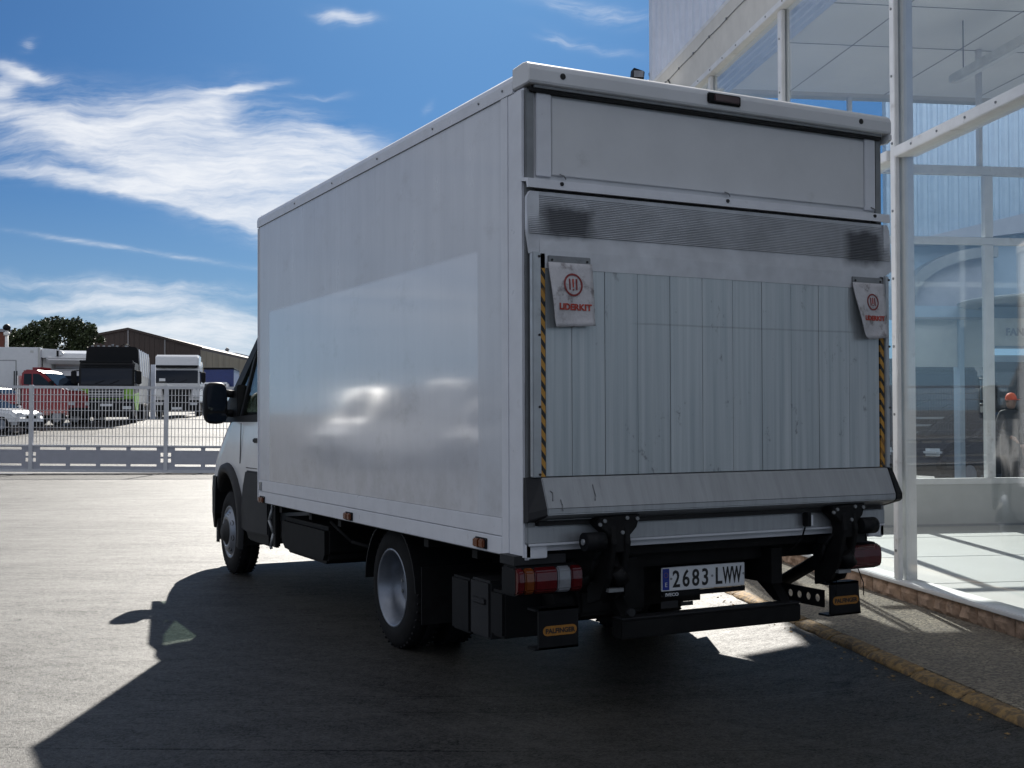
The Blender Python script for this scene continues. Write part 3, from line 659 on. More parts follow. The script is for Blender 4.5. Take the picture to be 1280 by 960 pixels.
    MB().prism([(3.05, .42), (3.1, .36), (4.0, .36), (4.1, .42), (4.1, .62), (3.05, .62)], 'x', .10, .48).build('fuel_tank', 'chassis', T, .03)
    box('battery_box', 'chassis', T, 1.62, 2.0, 3.0, 3.7, .38, .66, .02)
    MB().path([(.75, 4.2, .42), (.78, 3.2, .40), (.82, 2.6, .46), (.82, 1.4, .46), (.76, .7, .45)], .04, 10).build('exhaust_pipe', 'chassis', T)
    tb_ = MB().box(.10, .46, .80, 1.02, .255, .535).build('tool_box', 'plastic', T, .012)
    box('box_lid', 'plastic_grey', tb_, .095, .47, .56, .78, .262, .55, .012); box('box_tray', 'plastic', tb_, .09, .46, .40, .545, .292, .52, .014); box('box_handle', 'plastic_grey', tb_, .086, .094, .60, .74, .43, .46, .004)
    MB().path([(.10, 4.28, .70), (.06, 4.27, .58), (.085, 4.24, .48), (.07, 4.26, .38), (.075, 4.26, .36)], .012, 8).build('drain_hose', 'grey_metal', T)
    for pts in ([(.70, .3, .62), (.74, .9, .52), (.70, 1.5, .60), (.78, 2.4, .55)], [(1.40, .3, .58), (1.36, 1.0, .50), (1.42, 1.6, .58)], [(.56, .35, .66), (.40, .55, .60), (.36, .9, .62), (.5, 1.3, .66)], [(.12, 3.0, .66), (.16, 2.7, .55), (.30, 2.5, .50), (.5, 2.45, .55)]):
        MB().path(pts, .012, 6).build('brake_hose', 'rubber', T)
    MB().box(.12, .64, 1.455, 1.465, .20, .52).build('mud_flap', 'rubber', T); MB().box(1.51, 2.03, 1.455, 1.465, .20, .52).build('mud_flap', 'rubber', T)
    MB().tube((.50, 2.6, .42), (.50, 3.0, .42), .11, n=16).build('air_tank', 'chassis', T)
    MB().tube((.62, 1.55, .62), (.66, 1.85, .38), .03, n=10).build('shock_absorber', 'chassis', T)
    # mudguards over the rear wheels
    for xa_, xb_ in ((.10, .66), (1.49, 2.05)):
        mg = MB(); r_ = .405; k = 14
        pts = [(1.9+r_*math.cos(q), .345+r_*math.sin(q)) for q in [math.pi*(.02+.96*i/k) for i in range(k+1)]]
        inn = [(1.9+(r_-.012)*math.cos(q), .345+(r_-.012)*math.sin(q)) for q in [math.pi*(.02+.96*i/k) for i in range(k+1)]]
        mg.prism([(y, min(z, .70)) for y, z in pts+inn[::-1]], 'x', xa_, xb_); mg.build('mudguard', 'plastic', T)
    # --- wheels
    def wheel(xo, y, s, dish, z=.352, rr=.352):
        """xo outer face x, s = +1 when the inside is towards +x"""
        wo = MB().tube((xo+s*.10, y, z), (xo+s*.17, y, z), .08, n=16).build('wheel', 'chassis', T)
        w_ = .20
        tp = [(.012, .222), (.0, .245), (.002, .285), (.012, rr-.028), (.030, rr-.004), (.060, rr), (.098, rr), (.102, rr-.012), (.106, rr), (.14, rr), (.17, rr-.004), (.188, rr-.028), (.198, .285), (.20, .245), (.188, .222)]
        MB().lathe([(a*s, b) for a, b in tp], (xo, y, z), 'x', 48).build('tyre', 'rubber', wo)
        tr = MB()
        for k in range(44):
            q = 2*math.pi*k/44; c, s_ = math.cos(q), math.sin(q)
            for a in (.022, .112, .152):
                p = Vector((xo+s*a, y+c*(rr-.004), z+s_*(rr-.004))); p2 = Vector((xo+s*(a+.03), y+math.cos(q+.05)*(rr-.004), z+math.sin(q+.05)*(rr-.004)))
                tr.tube(p, p2, .008, n=4, smooth=False)
        tag(tr.build('tread_block', 'rubber', wo), kind='stuff')
        if dish:
            rp_ = [(.004, .232), (.0, .226), (.006, .216), (.022, .212), (.03, .200), (.085, .192), (.118, .178), (.142, .160), (.150, .120), (.135, .100), (.105, .092), (.095, .075), (.095, 0)]
            MB().lathe([(a*s, b) for a, b in rp_], (xo, y, z), 'x', 48).build('rim', 'rim_silver', wo)
            for k in range(6):
                q = 2*math.pi*(k+.5)/6; MB().tube((xo+s*.088, y+.062*math.cos(q), z+.062*math.sin(q)), (xo+s*.110, y+.062*math.cos(q), z+.062*math.sin(q)), .012, n=6, smooth=False).build('wheel_nut', 'alu_dull', wo)
            for k in range(6):
                q = 2*math.pi*k/6; MB().tube((xo+s*.141, y+.140*math.cos(q), z+.140*math.sin(q)), (xo+s*.150, y+.140*math.cos(q), z+.140*math.sin(q)), .022, n=10).build('vent_hole', 'black_gap', wo)
        else:
            rp_ = [(.012, .232), (.006, .226), (.012, .214), (.02, .205), (.012, .19), (-.012, .165), (-.022, .14), (-.022, .115), (-.005, .105)]
            MB().lathe([(a*s, b) for a, b in rp_], (xo, y, z), 'x', 48).build('rim', 'rim_silver', wo)
            MB().lathe([(a*s, b) for a, b in ((-.0, .118), (-.022, .11), (-.03, .09), (-.05, .07), (-.062, .045), (-.064, 0))], (xo, y, z), 'x', 24).build('hub_cap', 'black_gap', wo)
            for k in range(8):
                q = 2*math.pi*(k+.3)/8; dy, dz = math.cos(q), math.sin(q)
                b = MB(); a0, a1 = .148, .185
                for rad in (a0, (a0+a1)/2, a1): pass
                cen = Vector((xo-s*.004, y+dy*.166, z+dz*.166))
                tv = Vector((0, -dz, dy)); rv = Vector((s*.62, dy*.78, dz*.78)); nv = Vector((-s*.78, dy*.62, dz*.62))
                ring = [cen+tv*(.026*math.cos(h))+rv*(.019*math.sin(h)) for h in [2*math.pi*i/12 for i in range(12)]]
                b.add([p+nv*.004 for p in ring]+[p-nv*.006 for p in ring], [tuple(range(12)), tuple(range(12, 24))]+[(i, (i+1) % 12, 12+(i+1) % 12, 12+i) for i in range(12)])
                b.build('rim_slot', 'black_gap', wo)
        return wo
    wheel(.115, 1.9, 1, True); wheel(.37, 1.9, 1, True); wheel(W-.115, 1.9, -1, True); wheel(W-.37, 1.9, -1, True)
    wheel(.12, 5.74, 1, False, .366, .362); wheel(W-.12, 5.74, -1, False, .366, .362)
    MB().tube((.3, 5.74, .36), (1.85, 5.74, .36), .05, n=12).build('front_axle', 'chassis', T)
truck()

# --- cab: one hollow shell lofted through level sections, then panes, doors and trim
def cab():
    XC = W/2
    # z : (half width, back y, front y, corner depth in y, exponent)
    secs = [(.42, .94, 4.42, 6.66, .55), (.60, .955, 4.40, 6.76, .60), (.80, .965, 4.40, 6.77, .62), (.95, .965, 4.40, 6.72, .66), (1.06, .960, 4.40, 6.66, .72),
            (1.16, .955, 4.40, 6.57, .76), (1.25, .950, 4.40, 6.44, .74), (1.33, .945, 4.40, 6.26, .66)]
    def outline(z, hw, y0, y1, c, n=10):
        left = [(XC-hw, y0+(y1-c-y0)*i/6) for i in range(7)]
        arc = [(XC-hw*(1-.52*(1-math.cos(q))), y1-c+c*math.sin(q)) for q in [math.pi/2*i/n for i in range(1, n+1)]]
        half = left+arc
        return [(x, y, z) for x, y in half]+[(2*XC-x, y, z) for x, y in half[::-1]]
    b = MB(); rings = [outline(z, hw, y0, y1, c) for z, hw, y0, y1, c in secs]; k = len(rings[0])
    for rg in rings: b.v += rg
    for i in range(len(rings)-1):
        for j in range(k): b.f.append((i*k+j, i*k+(j+1) % k, (i+1)*k+(j+1) % k, (i+1)*k+j)); b.sm.append(True)
    top = (len(rings)-1)*k
    b.f.append(tuple(range(k))[::-1]); b.sm.append(False); b.f.append(tuple(top+j for j in range(k))); b.sm.append(False)
    body = b.build('cab', 'paint_white', T)
    # wheel arches cut right through
    cut = MB().tube((-.5, 5.74, .43), (.62, 5.74, .43), .47, n=40).tube((W-.62, 5.74, .43), (W+.5, 5.74, .43), .47, n=40)
    cut.box(-.5, .62, 5.27, 6.21, .2, .43).box(W-.62, W+.5, 5.27, 6.21, .2, .43)
    cobj = MB(); cobj.v, cobj.f, cobj.sm = cut.v, cut.f, cut.sm
    def cutter(x0, x1):
        q = MB(); pts = [(5.74+.47*math.cos(a), .43+.47*math.sin(a)) for a in [math.pi*i/28 for i in range(29)]]+[(5.27, .2), (6.21, .2)]
        return q.prism(pts, 'x', x0, x1).build('cutter', 'black_gap')
    for x0, x1 in ((-.5, .62), (W-.62, W+.5)):
        c = cutter(x0, x1); md = body.modifiers.new('arch', 'BOOLEAN'); md.operation = 'DIFFERENCE'; md.object = c; md.solver = 'EXACT'
        dg = bpy.context.evaluated_depsgraph_get(); me = bpy.data.meshes.new_from_object(body.evaluated_get(dg))
        body.modifiers.clear(); body.data = me; bpy.data.objects.remove(c)
    body.data.materials.clear(); body.data.materials.append(M['paint_white'])
    for p in body.data.polygons:
        if abs(p.normal.x) > .98 or abs(p.normal.z) > .95: p.use_smooth = False
    # dark inner arch and arch flare
    for x0, s in ((.105, 1), (W-.105, -1)):
        li = MB(); pts = [(5.74+.468*math.cos(a), .43+.468*math.sin(a)) for a in [math.pi*(-.1)+math.pi*1.2*i/24 for i in range(25)]]
        pin = [(5.74+.45*math.cos(a), .43+.45*math.sin(a)) for a in [math.pi*(-.1)+math.pi*1.2*i/24 for i in range(25)]]
        li.prism(pts+pin[::-1], 'x', min(x0+s*.03, x0+s*.5), max(x0+s*.03, x0+s*.5)); li.build('wheel_arch', 'black_gap', body)
        fl = MB(); N = 26
        def ring(r, xo): return [(xo-s*.0+s*(.12 if math.cos(a) > 0 else .0)*max(0, math.cos(a))**2*.55, 5.74+r*math.cos(a), .43+r*math.sin(a)) for a in [math.pi*(-.12+1.22*i/N) for i in range(N+1)]]
        r0, r1, r2, r3 = ring(.455, x0-s*.018), ring(.47, x0-s*.034), ring(.53, x0-s*.030), ring(.545, x0+s*.004)
        r4 = ring(.455, x0+s*.05)
        o = 0
        for rg in (r4, r0, r1, r2, r3): fl.v += rg
        for i in range(4):
            for j in range(N): fl.f.append((i*(N+1)+j, i*(N+1)+j+1, (i+1)*(N+1)+j+1, (i+1)*(N+1)+j)); fl.sm.append(True)
        fl.build('arch_flare', 'plastic_grey', body)
    # lower black cladding behind the wheel, sill, bumper corner
    for s, x0 in ((1, .10), (-1, W-.10)):
        a_, b_ = sorted((x0-s*.012, x0+s*.05))
        MB().prism([(5.265, .44), (5.22, .62), (5.16, .80), (5.08, .93), (4.42, .93), (4.42, .44), (5.0, .42)], 'x', a_, b_).build('sill_panel', 'plastic_grey', body, .012)
        a_, b_ = sorted((x0+s*.01, x0+s*.10))
        MB().prism([(5.18, .455), (5.05, .36), (4.45, .355), (4.45, .455)], 'x', a_, b_).build('side_step', 'plastic', body, .01)
        box('cab_rear_flap', 'plastic', body, *sorted((x0+s*.02, x0+s*.06)), 4.30, 4.42, .36, .70, .01)
        # front bumper corner
        q = MB(); pts = [(XC-s*hw, y, z) for hw, y, z in ()]
        bm_ = MB(); lv = [(.36, .94, 6.30, 6.72), (.50, .980, 6.14, 6.80), (.72, .986, 6.10, 6.82), (.84, .980, 6.10, 6.81)]
        N = 8
        for z, hw, y0, y1 in lv:
            for i in range(N+1):
                qn = math.pi/2*i/N; bm_.v.append((XC-s*hw*(1-.5*(1-math.cos(qn))), y0+(y1-y0)*math.sin(qn), z))
            for i in range(N, -1, -1):
                qn = math.pi/2*i/N; bm_.v.append((XC-s*(hw-.45)*(1-.5*(1-math.cos(qn))), y0+(y1-y0-.03)*math.sin(qn), z))
        kk = 2*(N+1)
        for i in range(len(lv)-1):
            for j in range(kk): bm_.f.append((i*kk+j, i*kk+(j+1) % kk, (i+1)*kk+(j+1) % kk, (i+1)*kk+j)); bm_.sm.append(False)
        bm_.f.append(tuple(range(kk))); bm_.sm.append(False); bm_.f.append(tuple((len(lv)-1)*kk+j for j in range(kk))); bm_.sm.append(False)
        bm_.build('bumper_corner', 'plastic', body)
        # headlight sliver high on the wing and a pressed crease
        hl = MB(); hl.add([(XC-s*.955, 6.12, 1.10), (XC-s*.93, 6.36, 1.05), (XC-s*.92, 6.40, 1.13), (XC-s*.945, 6.14, 1.17),
                           (XC-s*.90, 6.12, 1.10), (XC-s*.88, 6.36, 1.05), (XC-s*.87, 6.40, 1.13), (XC-s*.895, 6.14, 1.17)], [(0, 1, 2, 3), (4, 7, 6, 5), (0, 4, 5, 1), (1, 5, 6, 2), (2, 6, 7, 3), (3, 7, 4, 0)])
        # door shut lines and handle
        sh = MB()
        for p0, p1 in (((5.30, 1.32), (5.32, .98)), ((4.55, 1.32), (4.55, .95)), ((4.55, .952), (5.12, .952))):
            sh.tube((XC-s*.9605, p0[0], p0[1]), (XC-s*.9655, p1[0], p1[1]), .004, n=5)
        sh.build('door_gap', 'black_gap', body)
        box('door_handle', 'plastic', body, *sorted((XC-s*.985, XC-s*.955)), 4.66, 4.86, 1.16, 1.20, .008)
    MB().box(.45, W-.45, 6.70, 6.80, .36, .80).build('bumper', 'plastic', body, .02)
    # greenhouse: pillars, roof, panes
    def gx(z): return XC-.945+.17*max(0, (z-1.33)/.75)       # left side plane leans in
    A0, A1 = (6.12, 1.33), (5.40, 2.08)      # windscreen pillar foot and head (y, z)
    roof = MB()
    lv = [(2.08, .775, 4.40, 5.42), (2.17, .755, 4.40, 5.36), (2.24, .71, 4.41, 5.25), (2.29, .62, 4.44, 5.05)]
    rr = [outline(z, hw, y0, y1, .25) for z, hw, y0, y1 in lv]; k = len(rr[0])
    for rg in rr: roof.v += rg
    for i in range(len(rr)-1):
        for j in range(k): roof.f.append((i*k+j, i*k+(j+1) % k, (i+1)*k+(j+1) % k, (i+1)*k+j)); roof.sm.append(True)
    roof.f.append(tuple(range(k))[::-1]); roof.sm.append(False); roof.f.append(tuple((len(rr)-1)*k+j for j in range(k))); roof.sm.append(False)
    roof.build('cab_roof', 'paint_white', body)
    def slab(poly, th, s, off=0):
        """flat panel in the leaning side plane: poly of (y, z)"""
        b = MB(); n = len(poly)
        f = lambda y, z, o: ((gx(z)+o) if s > 0 else (W-gx(z)-o), y, z)
        b.add([f(y, z, off) for y, z in poly]+[f(y, z, off+th) for y, z in poly], [tuple(range(n)), tuple(range(n, 2*n))]+[(i, (i+1) % n, n+(i+1) % n, n+i) for i in range(n)])
        return b
    for s in (1, -1):
        slab([(4.40, 1.33), (4.62, 1.33), (4.62, 2.09), (4.40, 2.09)], .05, s).build('rear_pillar', 'paint_white', body)
        slab([(5.93, 1.33), (6.16, 1.33), (5.42, 2.09), (5.26, 2.09)], .06, s).build('windscreen_pillar', 'plastic', body)
        slab([(4.60, 2.02), (5.36, 2.02), (5.30, 2.09), (4.60, 2.09)], .05, s, .003).build('window_top_frame', 'plastic', body)
        slab([(5.42, 1.33), (5.47, 1.33), (5.43, 2.05), (5.38, 2.05)], .04, s, .004).build('quarter_post', 'plastic', body)
        slab([(4.60, 1.325), (5.98, 1.325), (5.98, 1.37), (4.60, 1.40)], .05, s, .003).build('window_seal', 'plastic', body)
        slab([(4.62, 1.37), (5.43, 1.37), (5.39, 2.03), (4.62, 2.03)], .006, s, .018).build('door_window', 'cab_glass', body)
        slab([(5.46, 1.37), (5.94, 1.37), (5.32, 2.02), (5.42, 2.03)], .006, s, .018).build('quarter_window', 'cab_glass', body)
    # windscreen between the pillars
    ws = MB(); N = 8
    for y, z, hw in ((6.13, 1.34, .90), (5.40, 2.085, .755)):
        for i in range(N+1):
            q = -1+2*i/N; ws.v.append((XC+hw*q, y+.16*(1-q*q), z))
    for y, z, hw in ((6.12, 1.34, .90), (5.39, 2.085, .755)):
        for i in range(N+1):
            q = -1+2*i/N; ws.v.append((XC+hw*q, y+.16*(1-q*q), z-.004))
    for i in range(N): ws.f.append((i, i+1, N+2+i, N+1+i)); ws.sm.append(True); o = 2*(N+1); ws.f.append((o+i, o+N+1+i, o+N+2+i, o+i+1)); ws.sm.append(True)
    ws.build('windscreen', 'cab_glass', body)
    box('rear_bulkhead', 'plastic_grey', body, XC-.76, XC+.76, 4.405, 4.43, 1.32, 2.09)
    for x in (.45, 1.15):
        st = box('seat', 'plastic', body, x, x+.5, 4.55, 5.10, 1.0, 1.36, .04); box('seat_back', 'plastic', st, x, x+.5, 4.47, 4.62, 1.30, 1.86, .05); box('headrest', 'plastic', st, x+.12, x+.38, 4.50, 4.60, 1.88, 2.04, .03)
    MB().prism([(5.70, 1.33), (5.78, 1.42), (6.08, 1.36), (6.08, 1.33)], 'x', .22, W-.22).build('dashboard', 'plastic', body)
    sw = MB(); pts = [(.72+.19*math.cos(q), 5.55-.10*math.sin(q), 1.46+.14*math.sin(q)) for q in [2*math.pi*i/20 for i in range(21)]]; sw.path(pts, .014, 6); sw.build('steering_wheel', 'plastic', body)
    # long-arm mirrors
    for s in (1, -1):
        X = lambda x: x if s > 0 else W-x
        # housing: a rounded tall shell
        b = MB(); n = 20; prof = []
        mv = [(5.66, .075, .13, 0), (5.675, .098, .172, 0), (5.70, .104, .182, 0), (5.76, .10, .176, 0), (5.82, .075, .145, 0), (5.85, .03, .08, 0)]
        for y, hx, hz, _ in mv:
            for i in range(n):
                q = 2*math.pi*i/n; c, s_ = math.cos(q), math.sin(q)
                e_ = lambda v: math.copysign(abs(v)**.55, v)
                b.v.append((X(-.005+hx*e_(c)), y, 1.495+hz*e_(s_)))
        for i in range(len(mv)-1):
            for j in range(n): b.f.append((i*n+j, i*n+(j+1) % n, (i+1)*n+(j+1) % n, (i+1)*n+j)); b.sm.append(True)
        b.f.append(tuple(range(n))); b.sm.append(False); b.f.append(tuple((len(mv)-1)*n+j for j in range(n))); b.sm.append(False)
        mi = b.build('side_mirror', 'plastic', T)
        for zc, hz in ((1.54, .115), (1.37, .036)):
            g = MB()
            pl = []
            for i in range(16):
                q = 2*math.pi*i/16; e_ = lambda v: math.copysign(abs(v)**.5, v); pl.append((X(-.005+.085*e_(math.cos(q))), zc+hz*e_(math.sin(q))))
            g.prism(pl, 'y', 5.654, 5.662); g.build('mirror_glass', 'windscreen', mi)
        for z in (1.585, 1.415):
            p = [(X(.075), 5.76, z), (X(.16), 5.72, z-.01), (X(.24), 5.70, z-.03)]
            MB().path(p, .034, 10).build('mirror_arm', 'plastic', mi)
        MB().prism([(5.55, 1.34), (5.92, 1.34), (5.80, 1.52), (5.58, 1.66)], 'x', *sorted((X(.15), X(.23)))).build('mirror_base', 'plastic', mi, .01)
cab()

# ================================================================== showroom on the right (local x into the building, y along the front, away from the camera)
BA = R(19.5); BP = Vector((3.58, 1.38, 0))
def bw(x, y, z=0): return BP+Vector((math.cos(BA), -math.sin(BA), 0))*x+Vector((math.sin(BA), math.cos(BA), 0))*y+Vector((0, 0, z))
YN, YF = -7.0, 6.12           # near and far end of the glass front
def pavement():
    b = MB(); b.box(-.895, 0.0, YN-2, YF+.5, -.05, .118)
    o = b.build('pavement', 'washed_concrete', loc=BP); o.rotation_euler = (0, 0, -BA); tag(o, kind='structure')
    cam_ = MB(); xs = [-2.2+1.24*i/16 for i in range(17)]; n_ = len(xs)
    for yy in (YN-2, YF+.5): cam_.v += [(x, yy, -.012+.100*((x+2.2)/1.24)**2) for x in xs]
    cam_.f = [(i, i+1, n_+i+1, n_+i) for i in range(n_-1)]; cam_.sm = [True]*(n_-1)
    o = cam_.build('gutter_camber', 'asphalt', loc=BP); o.rotation_euler = (0, 0, -BA); tag(o, kind='structure')
    # kerb stones, each with its own wear
    k = empty('kerb', BP, -BA); tag(k, kind='structure')
    y = YN-2
    while y < YF+.5:
        l = random.choice((.48, .52, .60)); l = min(l, YF+.5-y)
        if l < .1: break
        s = MB(); dz = random.uniform(-.006, .004); dx = random.uniform(-.006, .006); n = 5
        pr = [(-.995+dx, -.05), (-.990+dx, .095+dz), (-.975+dx, .112+dz), (-.955+dx, .120+dz), (-.90, .121+dz), (-.90, -.05)]
        for i in range(n+1):
            yy = y+.010+(l-.020)*i/n
            for j, (px_, pz) in enumerate(pr):
                w = random.uniform(-.006, .006) if 0 < j < 4 else 0
                s.v.append((px_+w, yy, pz+w*.7-(.01 if i in (0, n) and 0 < j < 4 else 0)))
        m = len(pr)
        for i in range(n):
            for j in range(m): s.f.append((i*m+j, i*m+(j+1) % m, (i+1)*m+(j+1) % m, (i+1)*m+j)); s.sm.append(False)
        s.f.append(tuple(range(m))[::-1]); s.sm.append(False); s.f.append(tuple(n*m+j for j in range(m))); s.sm.append(False)
        s.build('kerb_stone', 'kerb_paint', k, .004, 1); y += l
    lit = MB()
    for _ in range(70):
        y = random.uniform(-3.5, 1.5); x = -1.03-abs(random.gauss(0, .05)); r = random.uniform(.004, .014); q = random.uniform(0, 6.3)
        x = max(x, -1.14); zg = -.012+.100*((x+2.2)/1.24)**2+.002; p = [(x+r*math.cos(q+a)*random.uniform(.6, 1.4), y+r*math.sin(q+a)*random.uniform(.6, 1.4), zg) for a in (0, 1.6, 3.1, 4.7)]
        lit.add(p+[(x, y, zg+r*.5)], [(0, 1, 4), (1, 2, 4), (2, 3, 4), (3, 0, 4), (3, 2, 1, 0)])
    o = lit.build('gutter_litter', 'kerb_paint', loc=BP); o.rotation_euler = (0, 0, -BA); tag(o, 'dry crumbs and leaf scraps lying in the gutter along the yellow kerb', 'litter', kind='stuff')
pavement()

B = tag(empty('glass_showroom', BP, -BA), 'white glass-fronted showroom with ribbed metal cladding above and rough stone base', 'building')
def showroom():
    ZS, ZG = 5.40, .255
    # stone base with single stones
    base = box('stone_base', 'mortar', B, .03, .16, YN, YF, 0, .225)
    y = YN; first = None
    while y < YF-.05:
        l = min(random.uniform(.15, .31), YF-y); s = MB(); n = 4
        for i in range(n+1):
            for j in range(4):
                e_ = i in (0, n) or j in (0, 3)
                s.v.append((.012 if e_ else -.012+random.uniform(-.016, .010), y+.005+(l-.010)*i/n+(0 if i in (0, n) else random.uniform(-.01, .01)), .10+.124*j/3))
        o_ = len(s.v)
        for i in (0, n):
            for j in (0, 3): s.v.append((.05, y+.005+(l-.010)*i/n, .10+.124*j/3))
        for i in range(n):
            for j in range(3): a = i*4+j; s.f.append((a, a+1, a+5, a+4)); s.sm.append(False)
        s.f += [(0, 3, o_+1, o_), (n*4, o_+2, o_+3, n*4+3)]; s.sm += [False]*2
        s.add([], [(o_, o_+1, o_+3, o_+2)]) if False else None
        s.build('stone', 'stone', base); y += l
    box('sill', 'white_frame', B, -.035, .13, YN, YF, .226, ZG, .006)
    # floor, soffit, ceiling
    fl = box('floor', 'interior_floor', B, .135, 9.0, YN, YF, .10, .20)
    for k in range(8): box('floor_joint', 'grey_metal', fl, .14, 9.0, -6+1.5*k-.008, -6+1.5*k+.008, .2005, .2025)
    # sloping white band under the cladding, trim strip with screws, ribbed cove behind the glass
    so_ = MB().prism([(-.045, ZS-.02), (-.005, 4.90), (.04, 4.90), (.04, ZS-.02)], 'y', YN, YF+.08).build('soffit_band', 'soffit', B)
    box('soffit_trim', 'white_frame', so_, -.052, .035, YN, YF, 4.835, 4.897, .005)
    for yy in [i*.4-.2 for i in range(-4, 17)]: MB().tube((-.058, yy, 4.865), (-.051, yy, 4.865), .008, n=8).build('screw', 'alu_dull', so_)
    for k in range(4): a0 = .06+k*.12; MB().prism([(a0, 4.86+.035*k), (a0+.07, 4.88+.035*k), (a0+.09, 4.85+.035*k), (a0+.12, 4.87+.035*(k+1)), (a0+.12, 4.95+.035*(k+1)), (a0, 4.95+.035*k)], 'y', YN, YF-.13).build('cove_sheet', 'white_clad', so_)
    cbl = []
    for i in range(40): yy = 5.9-.18*i; cbl.append((-.036, yy, 5.22+.004*math.sin(i*1.3)))
    MB().path(cbl, .004, 5).build('soffit_cable', 'alu_dull', so_)
    for yy in [i*.55 for i in range(-3, 11)]: box('cable_clip', 'alu_dull', so_, -.046, -.02, yy, yy+.02, 5.21, 5.232)
    MB().path([(-.04, 5.4, 5.22), (-.03, 5.2, 5.05), (-.025, 5.5, 4.95), (-.03, 5.9, 4.98)], .006, 5).build('loose_cable', 'chassis', so_)
    MB().prism([(4.9, 4.97), (4.9, 5.0), (YF+.05, 5.19), (YF+.05, 5.15)], 'x', -.42, -.05).build('sun_block_ledge', 'soffit', B)  # added ledge, hidden behind the truck, only to trim the sunlit ground patch
    box('end_beam', 'soffit', B, .56, 9.0, YF-.25, YF+.08, 5.28, ZS+.30)
    cl = box('ceiling', 'ceiling', B, .56, 9.0, YN, YF-.25, 5.28, 5.36)
    for k in range(9): box('ceiling_joint', 'grey_metal', cl, .56, 9.0, -5.5+1.2*k, -5.494+1.2*k, 5.274, 5.279)
    for k in range(6): box('ceiling_joint', 'grey_metal', cl, 1.6+1.2*k, 1.606+1.2*k, YN, YF-.25, 5.274, 5.2795)
    # upper volume with ribbed sheets
    up = box('upper_wall', 'white_clad', B, .03, 9.2, YN-.05, YF+.10, ZS, 9.2)
    y = YF+.11
    edge = box('clad_edge', 'white_clad', B, -.035, .03, YF+.06, YF+.13, ZS-.02, 9.2, .004); box('clad_drip', 'white_frame', B, -.045, .03, YN, YF+.06, ZS-.05, ZS, .005)
    for k in range(12):              # sheets 0.99 m wide, four ribs each
        y1 = YF+.055-k*.99; y0 = y1-.985
        pts = []
        for q in range(4):
            a = y0+.985*q/4; w_ = .985/4
            pts += [(0.0, a), (0.0, a+w_*.45), (-.045, a+w_*.55), (-.045, a+w_*.90), (0.0, a+w_)] if q < 3 else [(0.0, a), (0.0, a+w_*.45), (-.045, a+w_*.55), (-.045, a+w_*.90), (0.0, a+w_)]
        pts += [(.028, y1), (.028, y0)]
        sh = MB().prism(pts, 'z', ZS+.001, 9.2).build('cladding_sheet', 'white_clad', B)
        if k < 4:
            for zz in (5.9, 6.3, 6.9): MB().tube((-.034, y1-.08, zz), (-.027, y1-.08, zz), .012, n=6).build('screw', 'alu_dull', sh)
    # front frame: mullions, transom, panes
    mull = [-6.06, -4.05, -2.10, -.135, 1.95, 3.92, YF-.06]
    for i, yy in enumerate(mull):
        w_ = .036 if i != 4 else .048
        mo = box('mullion', 'white_frame', B, -.022, .012, yy-w_, yy+w_, ZG, 4.834, .005)
        box('mullion_back', 'white_frame', mo, -0 +.032, (.115 if i == 3 else .055) if i < 6 else .36, yy-w_+.004, yy+w_-.004, ZG-.05, 4.835, .004)
        if 2 <= i <= 4:
            for k in range(11): zz = .45+k*.46; MB().tube((-.028, yy, zz), (-.021, yy, zz), .009, n=8).build('screw', 'alu_dull', mo)
    for a, b_ in zip(mull[:-1], mull[1:]):
        for (z0, z1) in ((ZG, 3.105), (3.175, 4.834)):
            box('pane', 'pane', B, .014, .024, a+.03, b_-.03, z0-.01 if z0 < 1 else z0-.02, z1+.02 if z1 < 4 else z1)
        tr = box('transom', 'white_frame', B, -.040, .030, a+.055, b_-.055, 3.105, 3.175, .005)
        box('transom_back', 'white_frame', tr, .032, .12, a+.06, b_-.06, 3.11, 3.17)
        for k in range(5): MB().tube((-.046, a+.3+k*.34, 3.14), (-.039, a+.3+k*.34, 3.14), .008, n=8).build('screw', 'alu_dull', tr)
    # far end: glass wall and corner pillar
    box('corner_pillar', 'white_frame', B, .205, .42, YF-.12, YF, .10, 5.275, .01)
    for x0, x1 in ((.45, 2.4), (2.45, 8.9)):
        box('end_pane', 'pane_inner', B, x0, x1, YF-.09, YF-.08, .2, 5.275); box('end_mullion', 'white_frame', B, x1, x1+.05, YF-.11, YF-.06, .2, 5.275)
    box('end_plinth', 'white_frame', B, .42, 9.0, YF-.13, YF-.02, .10, .24)
    box('back_wall', 'white_clad', B, 8.95, 9.0, YN, YF-.12, .2, 5.27)
    # inner partition
    YP = 4.05
    pb = box('partition_panel', 'grey_panel', B, .40, 8.9, YP, YP+.06, .2, .64); box('partition_skirting', 'grey_metal', pb, .40, 8.9, YP-.012, YP-.001, .2, .225)
    for z0, z1 in ((.642, .705), (3.185, 3.26), (3.925, 4.02)): box('partition_rail', 'white_frame', B, .40, 8.9, YP-.02, YP+.06, z0, z1, .006)
    for k in range(-2, 7):
        x = 3.04+k*.93
        box('partition_post', 'white_frame', B, x, x+.092, YP-.024, YP+.064, .707, 3.183, .006)
        if -1 <= k: box('partition_post', 'white_frame', B, x, x+.092, YP-.022, YP+.062, 3.262, 3.923, .006)
        for z0, z1 in ((.70, 3.19), (3.255, 3.93)): box('partition_pane', 'pane_inner', B, x+.088, x+.934, YP+.02, YP+.028, z0, z1)
    for k in range(3): box('partition_post', 'white_frame', B, 2.985+1.86*k, 3.025+1.86*k, YP-.01, YP+.05, 4.022, 5.272)
